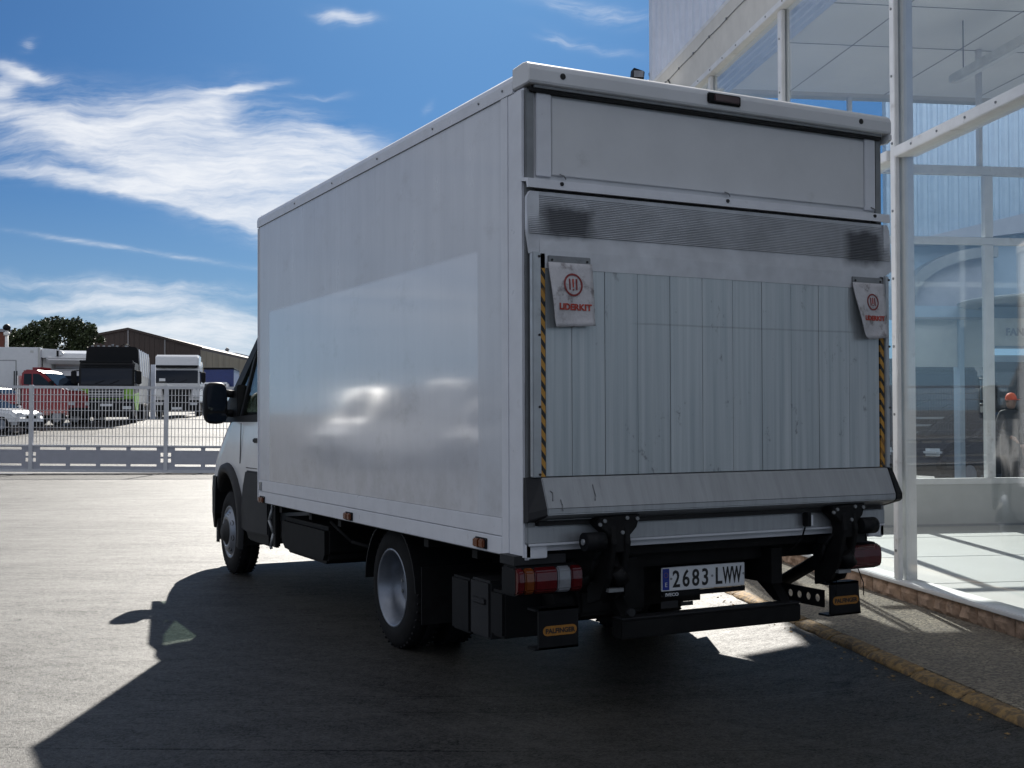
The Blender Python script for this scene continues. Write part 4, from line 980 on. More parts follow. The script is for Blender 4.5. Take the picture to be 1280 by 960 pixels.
    # suspended light line over the showroom
showroom()
lt = tag(empty('strip_light', bw(2.35, .2, 4.75), -BA), 'long white strip light hanging under the showroom ceiling behind the glass', 'light')
box('housing', 'lamp_white', lt, -.05, .05, -3.4, 3.2, -.05, .03, .006); box('diffuser', 'white_frame', lt, -.035, .035, -3.3, -.1, -.065, -.051); box('diffuser', 'white_frame', lt, -.035, .035, .1, 3.1, -.065, -.051)
for yy in (-3, -1.5, 0, 1.5, 3): MB().tube((0, yy, .03), (0, yy, .52), .006, n=6).build('rod', 'grey_metal', lt)
# floodlight on the far top corner of the cladding
fo = tag(empty('floodlight', bw(.0, YF+.13, 5.49), -BA), 'small dark floodlight on a bracket at the far lower corner of the cladding', 'floodlight'); fo.scale = (.7, .7, .7)
MB().tube((0, -.02, -.12), (-.03, .02, .08), .03, n=8).build('bracket', 'chassis', fo); MB().path([(-.02, .02, -.04), (-.12, .10, -.07), (-.30, .20, -.06)], .022, 6).build('arm', 'chassis', fo)
fh = MB().prism([(-.32, .02), (-.12, -.02), (-.10, .14), (-.30, .20)], 'y', .10, .32).build('lamp_head', 'plastic', fo, .012); box('lamp_face', 'clear_lens', fh, -.30, -.13, .085, .099, .03, .14)

# ---------------- what is seen through the showroom: entrance annexe, yard and a man
A = tag(empty('entrance_annexe', bw(0, 9, 0), -BA), 'pale blue entrance annexe with arched gable and ribbed upper wall behind the showroom glass', 'building')
def annexe():
    w_ = box('ribbed_wall', 'blue_grey', A, 4.62, 9.5, .62, .75, 2.9, 6.4)
    for k in range(28): MB().prism([(4.66+k*.17, .62), (4.70+k*.17, .585), (4.76+k*.17, .585), (4.80+k*.17, .62)], 'z', 4.1, 6.38).build('rib', 'blue_grey', w_)
    MB().prism([(4.72, 4.02), (7.2, 4.62), (7.2, 4.28), (5.2, 4.0)], 'y', .35, .60).build('sloping_eave', 'gate_sheet', A)
    # arch: trim ring and dark glazing
    N = 18; c = (6.28, 3.06)
    out = [(c[0]-1.58*math.cos(q), c[1]+.92*math.sin(q)) for q in [math.pi/2*i/N for i in range(N+1)]]
    inn = [(c[0]-1.38*math.cos(q), c[1]+.76*math.sin(q)) for q in [math.pi/2*i/N for i in range(N+1)]]
    MB().prism(out+inn[::-1], 'y', .30, .58).build('arch_trim', 'grey_metal', A); MB().prism(inn+[(c[0], c[1])], 'y', .45, .57).build('arch_glazing', 'gate_sheet', A)
    box('lintel', 'blue_grey', A, 4.62, 9.5, .25, .60, 2.86, 3.05, .01); box('lintel_edge', 'grey_metal', A, 4.6, 9.5, .22, .26, 2.84, 2.875)
    for x0, x1 in ((4.62, 4.86), (5.60, 5.68), (7.6, 7.75)): box('post', 'blue_grey', A, x0, x1, .25, .45, 0, 2.86, .008)
    box('cloud_reflection_panel', 'grey_panel', A, 4.87, 5.59, .30, .36, 2.12, 2.84); box('cloud_reflection_panel', 'grey_panel', A, 5.69, 6.05, .30, .36, 2.12, 2.84)  # pale sheets standing in for cloud reflected in the showroom glass
    # disc canopy
    MB().lathe([(-.045, 1.0), (-.02, 1.22), (.02, 1.30), (.045, 1.25), (.05, .3), (.05, 0)], (6.6, -.55, 3.03), 'z', 36).build('disc_canopy', 'grey_panel', A)
    sg = box('sign_board', 'lamp_white', A, 6.10, 7.3, .14, .20, 2.44, 2.86, .01); box('sign_frame', 'blue_grey', sg, 6.06, 7.34, .18, .24, 2.40, 2.90)
    text('lettering', 'FAN', .105, 'gate_sheet', sg, (6.44, .136, 2.60), sx=1.05, depth=.003, bold=.006)
    box('door_head', 'blue_grey', A, 6.06, 7.6, .25, .35, 2.20, 2.30)
annexe()

# ================================================================== people
def person():
    loc = bw(7.45, 11.0, 0)
    p = tag(empty('person', loc, -BA+R(20)), 'man in dark work clothes and bright orange cap seen through the showroom glass', 'person')
    # body: skinned skeleton, standing, seen from behind, right forearm bent in front
    jt = {'pel': (0, 0, .93, .15, .12), 'wai': (0, .01, 1.08, .145, .105), 'che': (0, .0, 1.30, .18, .125), 'nek': (0, -.01, 1.47, .075, .07), 'hd0': (0, -.02, 1.53, .06, .065),
          'shl': (-.19, 0, 1.40, .075, .075), 'ell': (-.26, .03, 1.14, .055, .055), 'wrl': (-.20, -.18, 1.02, .038, .038), 'shr': (.19, 0, 1.40, .075, .075), 'elr': (.25, .04, 1.13, .055, .055), 'wrr': (.23, -.06, .88, .038, .038),
          'hpl': (-.10, 0, .86, .105, .11), 'knl': (-.12, -.02, .48, .072, .075), 'anl': (-.13, .02, .09, .052, .055), 'hpr': (.10, 0, .86, .105, .11), 'knr': (.13, .0, .48, .072, .075), 'anr': (.15, .03, .09, .052, .055)}
    def skin(name, m, names, edges, parent, root):
        me = bpy.data.meshes.new(name); ix = {n: i for i, n in enumerate(names)}
        me.from_pydata([jt[n][:3] for n in names], [(ix[a], ix[b_]) for a, b_ in edges], [])
        o = bpy.data.objects.new(name, me); COL.objects.link(o)
        sk = o.modifiers.new('skin', 'SKIN'); sk.use_smooth_shade = True
        for n, sv in zip(names, me.skin_vertices[0].data): sv.radius = jt[n][3:5]; sv.use_root = (n == root)
        o.modifiers.new('sub', 'SUBSURF').levels = 2
        dg = bpy.context.evaluated_depsgraph_get(); mm = bpy.data.meshes.new_from_object(o.evaluated_get(dg)); o.modifiers.clear(); o.data = mm
        mm.materials.clear(); mm.materials.append(M[m]); o.parent = parent; return o
    body = skin('body', 'jacket', ['pel', 'wai', 'che', 'nek', 'hd0', 'shl', 'ell', 'wrl', 'shr', 'elr', 'wrr', 'hpl', 'knl', 'anl', 'hpr', 'knr', 'anr'],
         [('pel', 'wai'), ('wai', 'che'), ('che', 'nek'), ('nek', 'hd0'), ('che', 'shl'), ('shl', 'ell'), ('ell', 'wrl'), ('che', 'shr'), ('shr', 'elr'), ('elr', 'wrr'), ('pel', 'hpl'), ('hpl', 'knl'), ('knl', 'anl'), ('pel', 'hpr'), ('hpr', 'knr'), ('knr', 'anr')], p, 'pel')
    hd = MB(); hd.lathe([(-.13, .02), (-.115, .055), (-.07, .075), (0, .082), (.06, .078), (.10, .05), (.115, 0)], (0, -.03, 1.62), 'z', 20)
    ho = hd.build('head', 'skin', p)
    MB().lathe([(-.02, .018), (0, .026), (.02, .018)], (-.082, -.02, 1.62), 'x', 8).build('ear', 'skin', ho); MB().lathe([(-.02, .018), (0, .026), (.02, .018)], (.082, -.02, 1.62), 'x', 8).build('ear', 'skin', ho)
    MB().tube((0, -.105, 1.63), (0, -.13, 1.60), .008, .016, 8).build('nose', 'skin', ho)
    for x in (-.03, .03): MB().lathe([(-.008, 0), (-.004, .010), (.004, .010), (.008, 0)], (x, -.104, 1.645), 'y', 8).build('eye', 'ink_black', ho)
    box('mouth', 'ink_dark_red', ho, -.022, .022, -.103, -.098, 1.563, 1.571)
    MB().lathe([(.02, .088), (.06, .089), (.10, .078), (.135, .045), (.145, 0)], (0, -.03, 1.62), 'z', 20).build('cap', 'cap_orange', p)
    MB().prism([(-.075, -.10), (-.055, -.17), (0, -.19), (.055, -.17), (.075, -.10)], 'z', 1.64, 1.652).build('cap_peak', 'cap_orange', p)
    # hands with five fingers
    for s, w in ((-1, 'wrl'), (1, 'wrr')):
        x, y, z = jt[w][:3]; dv = (Vector(jt[w][:3])-Vector(jt['ell' if s < 0 else 'elr'][:3])).normalized()
        sv = dv.cross(Vector((0, 0, 1)) if abs(dv.z) < .8 else Vector((1, 0, 0))).normalized(); c = Vector((x, y, z))+dv*.05
        hb = MB().tube(c-dv*.05, c+dv*.04, .030, .036, 8)
        ha = hb.build('hand', 'skin', p)
        for k, l in enumerate((.062, .072, .068, .052)):
            q = c+dv*.04+sv*(.018*(k-1.5)); q2 = q+dv*l*.55+Vector((0, 0, -.01)); MB().path([q, q2, q2+dv*l*.3+Vector((0, 0, -.025))], .0085, 6).build('finger', 'skin', ha)
        MB().path([c+sv*.03, c+sv*.055+dv*.03, c+sv*.05+dv*.06], .010, 6).build('thumb', 'skin', ha)
    for s, w in ((-1, 'anl'), (1, 'anr')):
        x, y, z = jt[w][:3]; MB().prism([(y-.19, 0), (y+.07, 0), (y+.08, .06), (y+.03, .12), (y-.04, .11), (y-.17, .05)], 'x', x-.045, x+.045).build('shoe', 'shoe', p, .015)
person()

# ================================================================== gate across the yard entrance
def gate():
    d = 30.6; g = empty('sliding_gate', at(-260, d), -YAW-R(1.2)); g.rotation_euler = (0, R(.55), -YAW-R(1.2))
    tag(g, 'long grey sliding gate with wire mesh above slotted sheet panels across the yard entrance', 'gate')
    k = d/FPX; H = 2.31; X = lambda px: (px+260)*k
    posts = [-296+169*i for i in range(0, 6)]         # one bay every 169 pixels: 41, 210, ...
    posts = [41-169*2, 41-169, 41, 210, 379, 548]
    x0, x1 = X(posts[0]), X(posts[-1])
    box('top_rail', 'gate_paint', g, x0, x1, -.03, .03, H-.07, H)
    box('bottom_rail', 'gate_paint', g, x0, x1, -.035, .035, .10, .17); box('middle_rail', 'gate_paint', g, x0, x1, -.032, .032, .755, .80)
    box('ground_rail', 'gate_paint', g, x0-1, x1+1, -.05, .05, .015, .06)
    tk = box('gate_track', 'black_gap', g, x0-1, x1+1, -.09, .09, .002, .014)
    bar = wire = None
    for i, px in enumerate(posts):
        x = X(px); box('gate_post', 'gate_paint', g, x-.05, x+.05, -.045, .045, .10, H+.02, .006)
        if i == len(posts)-1: break
        xa, xb = x+.05, X(posts[i+1])-.05
        n = 38; st = (xb-xa)/n
        for j in range(1, n):
            if bar is None: bar = MB().tube((0, 0, .80), (0, 0, H-.07), .0085, n=5).build('mesh_bar', 'gate_paint', g); bar.location = (xa+st*j, 0, 0)
            else: share(bar, g, (xa+st*j, 0, 0))
        for z in (1.02, 1.24, 1.46, 1.68, 1.90, 2.08):
            if wire is None: wire = MB().tube((xa, -.012, 0), (xb, -.012, 0), .008, n=5).build('mesh_wire', 'gate_paint', g); wire.location = (0, 0, z); wx = xa
            else: share(wire, g, (xa-wx, 0, z))
        # sheet with two rows of slots and narrow uprights beside the post
        rows = ((.17, .255), (.315, .66), (.72, .755))
        sh = box('gate_sheet', 'gate_sheet', g, xa+.13, xb-.13, -.008, .008, .315, .672)
        box('sheet_strip', 'gate_sheet', sh, xa, xb, -.0085, .0085, .17, .262); box('sheet_strip', 'gate_sheet', sh, xa, xb, -.0085, .0085, .735, .756)
        w_ = (xb-xa-.26)/4
        for q in range(5):
            c = xa+.13+w_*q; lo, hi = (c-.055, c+.055)
            lo = max(lo, xa); hi = min(hi, xb)
            if q == 0: lo = xa
            if q == 4: hi = xb
            box('slot_tab', 'gate_sheet', sh, lo, hi, -.0075, .0075, .262, .3151); box('slot_tab', 'gate_sheet', sh, lo, hi, -.0075, .0075, .6719, .735)
        for a, b_ in ((xa, xa+.13), (xb-.13, xb)):
            for z0, z1 in ((.315, .365), (.46, .515), (.61, .672)): box('slot_tab', 'gate_sheet', sh, a, b_, -.007, .007, z0, z1)
            m = a+.085 if a == xa else b_-.085
            lo, hi = sorted((m, a+.13 if a == xa else b_-.13)); box('slot_tab', 'gate_sheet', sh, lo, hi, -.0065, .0065, .36, .64)
gate()

# ================================================================== vehicles in the yard.  Local frame: nose towards -y, x to the right of the picture
def fmt(px, d, rz=0): return at(px, d), -YAW+rz
def road_wheel(par, x, y, r, w, s, rim='rim_silver'):
    o = MB().lathe([(0, r*.62), (0, r*.93), (.02, r), (w-.02, r), (w, r*.93), (w, r*.62)], (x if s > 0 else x-w, y, r), 'x', 24, closed=True).build('wheel', 'rubber', par)
    xo = x if s > 0 else x-w
    MB().tube((xo+.02, y, r), (xo+w-.02, y, r), r*.63, n=20).build('rim', rim, o)
    fx = x+.012*s; MB().tube((fx, y, r), (fx+.03*s, y, r), r*.25, n=12).build('hub', 'alu_dull', o)
    return o
def truck_cab(par, W_, z0, zs, zt, paint, roof, grille_z, name='cab', depth=1.9):
    """flat-fronted lorry cab: z0 bumper bottom, zs windscreen sill, zt roof"""
    h = W_/2
    body = MB().prism([(0.04, z0+.45), (0, zs-.05), (.10, zt-.25), (.35, zt), (depth, zt), (depth, z0+.45)], 'x', -h, h).build(name, paint, par, .05)
    ws = MB().prism([(-.012, zs), (.075, zt-.30), (.10, zt-.30), (.03, zs)], 'x', -h+.10, h-.10).build('windscreen', 'windscreen', body, .02)
    for s in (-1, 1):
        a, b_ = sorted((s*(h-.02), s*(h+.012)))
        MB().prism([(.20, zs+.05), (.26, zt-.35), (1.1, zt-.35), (1.1, zs-.02), (.5, zs-.02)], 'x', a, b_).build('side_window', 'windscreen', body)
        a, b_ = sorted((s*(h+.01), s*(h+.03))); box('door_handle', 'plastic', body, a, b_, 1.0, 1.15, zs-.25, zs-.20)
        a, b_ = sorted((s*(h+.08), s*(h+.32)))
        mi = MB().prism([(-.06, zs+.02), (-.08, zt-.42), (.05, zt-.40), (.07, zs+.04)], 'x', a, b_).build('mirror', 'plastic', par, .04)
        MB().path([(s*(h-.02), .1, zt-.40), (s*(h+.2), .0, zt-.42)], .025, 6).build('mirror_arm', 'plastic', mi); MB().path([(s*(h-.02), .12, zs+.1), (s*(h+.2), .0, zs+.08)], .025, 6).build('mirror_arm', 'plastic', mi)
    wi = MB(); wi.path([(-.5, -.03, zs+.04), (-.1, .0, zs+.20)], .012, 5); wi.build('wiper', 'plastic', body); MB().path([(.15, -.03, zs+.04), (.55, .0, zs+.20)], .012, 5).build('wiper', 'plastic', body)
    return body
def lorry_front(par, W_, z0, z1, paint, lamp_z):
    h = W_/2
    bp = MB().prism([(-.06, z0), (-.10, z0+.1), (-.08, z1), (.2, z1), (.3, z0)], 'x', -h, h).build('bumper', paint, par, .05)
    for s in (-1, 1):
        a, b_ = sorted((s*(h-.55), s*(h-.08))); hl = box('headlight', 'plastic', par, a, b_, -.12, -.05, lamp_z-.10, lamp_z+.12, .03)
        box('lens', 'headlamp', hl, a+.04, b_-.04, -.135, -.118, lamp_z-.06, lamp_z+.08, .02)
    return bp

# ---- green and black refuse lorry
def refuse_lorry():
    d = 54; loc, rz = fmt(133, d, R(11.5)); t = tag(empty('refuse_lorry', loc, rz), 'green and black refuse lorry with tall dark hopper body facing the gate', 'lorry')
    Z = lambda py: hgt(133, py, d)-loc.z; W_ = 2.42
    c = truck_cab(t, W_, .35, Z(481), Z(452), 'dark_vehicle', 0, 0)
    gp = box('front_panel', 'green_paint', c, -W_/2+.02, W_/2-.02, -.045, .05, Z(499), Z(484), .03)
    gr = box('grille', 'dark_body', gp, -.78, .78, -.07, -.04, Z(498), Z(484.5), .02)
    for k in range(4): box('grille_bar', 'grey_metal', gr, -.76, .76, -.085, -.068, Z(496.5-3.3*k), Z(496.5-3.3*k)+.055, .008)
    lorry_front(t, W_, .30, Z(501), 'dark_body', .72)
    box('number_plate', 'plate_white', t, -.26, .26, -.115, -.10, .80, .91)
    box('sun_visor', 'dark_body', c, -W_/2+.05, W_/2-.05, -.10, .22, Z(453.5), Z(450.5), .02)
    for s in (-1, 1): MB().prism([(.05, .95), (.05, 1.35), (1.75, 1.45), (1.75, 1.0), (1.5, .62), (.55, .62)], 'x', *sorted((s*(W_/2-.02), s*(W_/2+.02)))).build('side_skirt', 'green_paint', c)
    # tall hopper body behind the cab
    hb = MB().prism([(-1.12, .9), (-1.24, 2.3), (-1.16, Z(432)), (-1.0, Z(430)), (1.0, Z(430)), (1.16, Z(432)), (1.24, 2.3), (1.12, .9)], 'y', 2.0, 2.35).build('hopper_bulkhead', 'dark_body', t, .03)
    MB().prism([(-1.13, .95), (-1.22, 2.3), (-1.13, Z(433)), (1.13, Z(433)), (1.22, 2.3), (1.13, .95)], 'y', 2.36, 7.4).build('hopper_body', 'grey_metal', t, .03)
    for k in range(5): MB().prism([(-1.24, 2.3), (-1.15, Z(432.2)), (1.15, Z(432.2)), (1.24, 2.3), (1.20, 2.3), (1.11, Z(434)), (-1.11, Z(434)), (-1.20, 2.3)], 'y', 2.7+k*1.05, 2.82+k*1.05).build('body_rib', 'white_clad', t)
    for x in (-.95, -.7, -.45, -.2, .15, .55): box('roof_lamp', 'grey_metal', t, x, x+.10, 2.05, 2.15, Z(430), Z(428.3), .01)
    be = MB().tube((.0, 2.15, Z(430)), (.0, 2.15, Z(426.5)), .05, n=10).build('beacon', 'clear_lens', t); MB().path([(.35, 2.1, Z(430)), (.45, 2.1, Z(427)), (.7, 2.1, Z(427)), (.8, 2.1, Z(430))], .02, 6).build('roof_hoop', 'plastic', t)
    for s in (-1, 1):
        for y in (1.0, 4.9, 6.2): road_wheel(t, s*1.2, y, .5, .32, -s)
    box('tail_post', 'grey_metal', t, 1.0, 1.14, 7.42, 7.6, .3, Z(436)); box('tail_post', 'white_clad', t, 1.22, 1.44, 7.5, 7.7, .1, Z(446)); box('tail_step', 'white_clad', t, 1.1, 1.6, 7.3, 7.7, .05, .18)
    box('chassis_frame', 'chassis', t, -.5, .5, .3, 7.2, .6, .95)
refuse_lorry()
# ---- white long-haul tractor
def tractor():
    d = 66; loc, rz = fmt(221, d, R(11)); t = tag(empty('tractor_lorry', loc, rz), 'white high-roofed tractor lorry facing the gate with paper in windscreen', 'lorry')
    Z = lambda py: hgt(221, py, d)-loc.z; W_ = 2.46
    c = truck_cab(t, W_, .35, Z(479), Z(456), 'paint_white', 0, 0, depth=2.2)
    MB().prism([(.06, Z(458)), (.20, Z(446)), (.45, Z(443)), (2.1, Z(442.5)), (2.1, Z(458))], 'x', -W_/2+.06, W_/2-.06).build('roof_fairing', 'paint_white', c, .06)
    box('sun_visor', 'dark_body', c, -W_/2+.1, W_/2-.1, -.08, .16, Z(459.5), Z(456.5), .02)
    box('windscreen_paper', 'plate_white', c, -.95, -.62, -.02, -.012, Z(476.5), Z(473))
    gr = MB().prism([(-.80, Z(485)), (.80, Z(485)), (.55, Z(511)), (-.55, Z(511))], 'y', -.06, .0).build('grille', 'dark_body', t)
    for k in range(6): box('grille_bar', 'plastic_grey', gr, -.70+.02*k, .70-.02*k, -.075, -.058, Z(488+3.6*k), Z(488+3.6*k)+.04)
    lf = lorry_front(t, W_, .28, Z(500), 'dark_body', Z(505))
    for s in (-1, 1): box('bumper_corner', 'paint_white', t, *sorted((s*.80, s*W_/2)), -.10, -.02, Z(497), Z(486), .04)
    box('number_plate', 'plate_white', t, -.26, .26, -.12, -.10, Z(512), Z(509))
    for s in (-1, 1):
        MB().prism([(2.2, .9), (2.2, Z(450)), (2.7, Z(452)), (2.7, .9)], 'x', *sorted((s*(W_/2-.06), s*(W_/2-.01)))).build('side_fairing', 'paint_white', t)
        for y in (1.3, 4.8): road_wheel(t, s*1.22, y, .5, .32, -s)
    box('chassis_frame', 'chassis', t, -.45, .45, .4, 6, .6, .95)
tractor()
# ---- smaller road vehicles, seen from the side with the nose towards +x of the local frame
def side_profile(par, name, prof, half, m, bev=.08): return MB().prism(prof, 'y', -half, half).build(name, m, par, bev)
def side_wheels(par, xs, half, r):
    for x in xs:
        for s in (-1, 1):
            y = s*half; o = MB().lathe([(-.09, r*.62), (-.09, r*.93), (-.07, r), (.07, r), (.09, r*.93), (.09, r*.62)], (x, y, r), 'y', 24, closed=True).build('wheel', 'rubber', par)
            MB().tube((x, y-.08, r), (x, y+.08, r), r*.63, n=18).build('rim', 'rim_silver', o)
def red_van():
    d = 53; loc, rz = fmt(65, d, R(-8)); t = tag(empty('red_pickup', loc, rz), 'red crew-cab light truck turned towards the right beside the refuse lorry', 'light truck')
    Z = lambda py: hgt(65, py, d)-loc.z
    b = side_profile(t, 'body', [(-.98, .45), (-.98, Z(476)), (-.94, Z(464.5)), (-.8, Z(462.5)), (-.15, Z(463.5)), (.05, Z(467)), (.70, Z(484)), (1.15, Z(489)), (1.30, Z(495)), (1.33, .45)], .92, 'red_paint', .10)
    for s in (-1, 1):
        a, c = sorted((s*.90, s*.935)); MB().prism([(-.82, Z(481)), (-.80, Z(468)), (-.45, Z(468)), (-.45, Z(482))], 'y', a, c).build('side_window', 'windscreen', b); MB().prism([(-.38, Z(482)), (-.38, Z(468)), (-.08, Z(468.5)), (.55, Z(483))], 'y', a, c).build('side_window', 'windscreen', b)
        box('mirror', 'plastic', b, .48, .64, *sorted((s*.95, s*1.15)), Z(486), Z(477), .03)
    MB().prism([(.06, Z(468)), (.69, Z(484)), (.71, Z(483)), (.08, Z(466.8))], 'y', -.80, .80).build('windscreen', 'windscreen', b); MB().prism([(.76, Z(484.3)), (1.14, Z(488.5)), (1.15, Z(487.8)), (.77, Z(483.8))], 'y', -.7, .7).build('bonnet', 'paint_white', b)
    box('roof_beacon', 'red_paint', b, -.75, -.25, -.5, .5, Z(463), Z(459.5), .08)
    box('bumper', 'plastic', b, 1.26, 1.40, -.9, .9, .4, .78, .05)
    for s in (-.65, .65): box('headlight', 'headlamp', b, 1.20, 1.35, s-.2, s+.2, .85, 1.05, .04)
    bed = box('load_bed', 'plastic_grey', t, -3.2, -1.05, -.95, .95, .8, .95); box('headboard', 'white_frame', bed, -1.12, -1.06, -.95, .95, .95, Z(470)); box('side_board', 'red_paint', bed, -3.2, -1.14, -.97, -.92, .95, 1.4); box('side_board', 'red_paint', bed, -3.2, -1.14, .92, .97, .95, 1.4)
    side_wheels(t, (.72, -2.5), .82, .36)
red_van()
def hatchback(px, d, rz, label, z_top, m='paint_white'):
    loc, r0 = fmt(px, d, rz); t = tag(empty('parked_car', loc, r0), label, 'car', 'white cars parked inside the gate')
    s_ = z_top/1.48
    b = side_profile(t, 'body', [(-1.9, .30*s_), (-1.95, .75*s_), (-1.85, .98*s_), (-1.2, 1.02*s_), (.85, 1.0*s_), (1.65, .88*s_), (1.95, .70*s_), (2.0, .30*s_)], .86, m, .13)
    g = MB(); a = [(-1.75, .98*s_), (-1.3, 1.46*s_), (-.2, 1.48*s_), (.95, .98*s_)]; lo = MB()
    lo.add([(x, y, z) for s in (-1, 1) for (x, z), y in zip(a, (s*.80, s*.62, s*.62, s*.80))], [(0, 1, 2, 3), (7, 6, 5, 4), (0, 4, 5, 1), (1, 5, 6, 2), (2, 6, 7, 3), (3, 7, 4, 0)])
    gh = lo.build('glasshouse', 'windscreen', b, .05); MB().prism([(-1.32, 1.455*s_), (-.18, 1.475*s_), (-.22, 1.50*s_), (-1.28, 1.485*s_)], 'y', -.6, .6).build('roof', m, b, .01)
    for y in (-.6, .6): box('headlight', 'headlamp', b, 1.78, 1.97, y-.18, y+.18, .70*s_, .82*s_, .05)
    box('bumper', 'plastic', b, 1.9, 2.03, -.8, .8, .28*s_, .5*s_, .06); box('grille', 'dark_body', b, 1.94, 2.0, -.35, .35, .55*s_, .68*s_, .02)
    for s in (-1, 1): box('mirror', m, b, .55, .72, *sorted((s*.86, s*1.02)), 1.0*s_, 1.13*s_, .04)
    side_wheels(t, (1.25, -1.25), .80, .32)
hatchback(-12, 48.5, R(-16), 'white car nearest the gate at the left edge with its nose turned right', 1.45)
hatchback(8, 53.5, R(-14), 'white car just behind another white car at the left edge, close to the red truck', 1.62)
# ---- white refrigerated box lorry and white van with over-cab fairing
def reefer():
    d = 63; loc, rz = fmt(30, d, R(12)); t = tag(empty('refrigerated_lorry', loc, rz), 'white refrigerated box lorry seen side on behind the red truck', 'lorry')
    Z = lambda py: hgt(20, py, d)-loc.z; k = d/FPX
    bx = box('cargo_box', 'paint_white', t, -6.0, (49-30)*k, 0, 2.4, .95, Z(434), .03)
    x0 = (-4-30)*k; x1 = (21-30)*k
    df = box('door_frame', 'grey_metal', bx, x0, x1, -.02, -.001, 1.0, Z(450)); box('side_door', 'paint_white', df, x0+.05, x1-.05, -.03, -.021, 1.0, Z(450)-.06)
    box('emblem_plate', 'grey_panel', bx, (37-30)*k, (41-30)*k, -.012, -.001, Z(441), Z(438)); box('corner_trim', 'grey_panel', bx, (46-30)*k, (48.5-30)*k, -.02, -.001, .96, Z(434.5))
    fu = MB().prism([((49-30)*k, Z(447)), ((49-30)*k, Z(435)), ((70-30)*k, Z(436)), ((76-30)*k, Z(440)), ((74-30)*k, Z(444)), ((62-30)*k, Z(447))], 'y', .2, 2.2).build('cooling_unit', 'paint_white', t, .04)
    box('unit_grille', 'dark_body', fu, (67.5-30)*k, (70-30)*k, .18, .19+.02, Z(445), Z(437.5)); box('unit_duct', 'grey_panel', fu, (50-30)*k, (60-30)*k, .5, 1.8, Z(460), Z(446.5))
    cb = MB().prism([((50-30)*k, .9), ((50-30)*k, Z(468)), ((59-30)*k, Z(468)), ((63-30)*k, Z(484)), ((64-30)*k, .9)], 'y', .1, 2.3).build('cab', 'paint_white', t, .06)
    for x in ((19-30)*k, (22-30)*k): box('bed_post', 'plastic', t, x, x+.05, -.3, -.24, .9, Z(464))
    for x in (-4.5, -3.4, 1.0): 
        for y in (.15, 2.25): MB().lathe([(-.12, .3), (-.12, .46), (-.1, .5), (.1, .5), (.12, .46), (.12, .3)], (x, y, .5), 'y', 24, closed=True).build('wheel', 'rubber', t)
    box('chassis_frame', 'chassis', t, -5.8, 1.2, .7, 1.7, .6, .95)
reefer()
def luton_van():
    d = 64.5; loc, rz = fmt(84, d, R(20)); t = tag(empty('luton_van', loc, rz), 'white van with rounded over-cab body between the refrigerated lorry and refuse lorry', 'van')
    Z = lambda py: hgt(84, py, d)-loc.z
    MB().prism([(.9, .8), (.9, Z(455)), (-.55, Z(456)), (-.85, Z(450)), (-.75, Z(443)), (-.2, Z(438.5)), (.9, Z(437)), (5, Z(437)), (5, .8)], 'x', -1.05, 1.05).build('over_cab_body', 'paint_white', t, .07)
    b = MB().prism([(-1.1, .4), (-1.15, 1.0), (-.75, Z(480)), (-.1, Z(462)), (.3, Z(460)), (.9, Z(460)), (.9, .4)], 'x', -.93, .93).build('cab', 'paint_white', t, .07)
    MB().prism([(-.735, Z(479)), (-.12, Z(463)), (-.10, Z(463.6)), (-.70, Z(480))], 'x', -.80, .80).build('windscreen', 'windscreen', b)
    for s in (-1, 1):
        MB().prism([(-.55, Z(480)), (-.05, Z(464.5)), (.7, Z(464.5)), (.7, Z(480))], 'x', *sorted((s*.91, s*.945))).build('side_window', 'windscreen', b)
        mi = MB().prism([(-.6, Z(485)), (-.6, Z(472)), (-.45, Z(472)), (-.45, Z(485))], 'x', *sorted((s*1.0, s*1.22))).build('mirror', 'plastic', b, .04)
        box('headlight', 'headlamp', b, *sorted((s*.55, s*.85)), -1.17, -1.05, .85, 1.1, .04)
        for y in (-.4, 3.2): road_wheel(t, s*.9, y, .36, .22, -s)
    box('bumper', 'plastic', b, -.9, .9, -1.22, -1.08, .38, .72, .05); box('grille', 'dark_body', b, -.4, .4, -1.18, -1.1, .75, .95, .02)
luton_van()
def tipper():
    d = 80; loc, rz = fmt(271, d, R(8)); t = tag(empty('blue_tipper', loc, rz), 'white-cabbed tipper lorry with dark blue load body beside the brown warehouse', 'lorry')
    Z = lambda py: hgt(271, py, d)-loc.z; k = d/FPX
    MB().prism([(-1.0, 1.1), (-1.0, Z(461)), (1.0, Z(459.5)), (1.0, 1.1)], 'y', 1.2, 5.5).build('load_body', 'blue_body', t, .03)
    box('cover_roll', 'dark_body', t, -1.05, 1.05, 1.15, 5.4, Z(461), Z(458.5), .05)
    c = MB().prism([(-.9, .4), (-.9, 1.0), (-.3, Z(490)), (.0, Z(479)), (.2, Z(477.5)), (1.0, Z(477.5)), (1.0, .4)], 'x', -.95, .75).build('cab', 'paint_white', t, .10)
    MB().prism([(-.31, Z(489)), (-.03, Z(480)), (-.01, Z(480.4)), (-.27, Z(489.6))], 'x', -.8, .6).build('windscreen', 'windscreen', c)
    box('grille', 'dark_body', c, -.5, .3, -.92, -.88, .7, .95, .02); box('bumper', 'plastic', c, -.93, .73, -.98, -.85, .35, .65, .05)
    for x in (-.7, .5): box('headlight', 'headlamp', c, x-.15, x+.15, -.93, -.86, .8, 1.0, .04)
    for s in (-.98, .98):
        for y in (.1, 3.8): road_wheel(t, s, y, .42, .28, -math.copysign(1, s))
tipper()

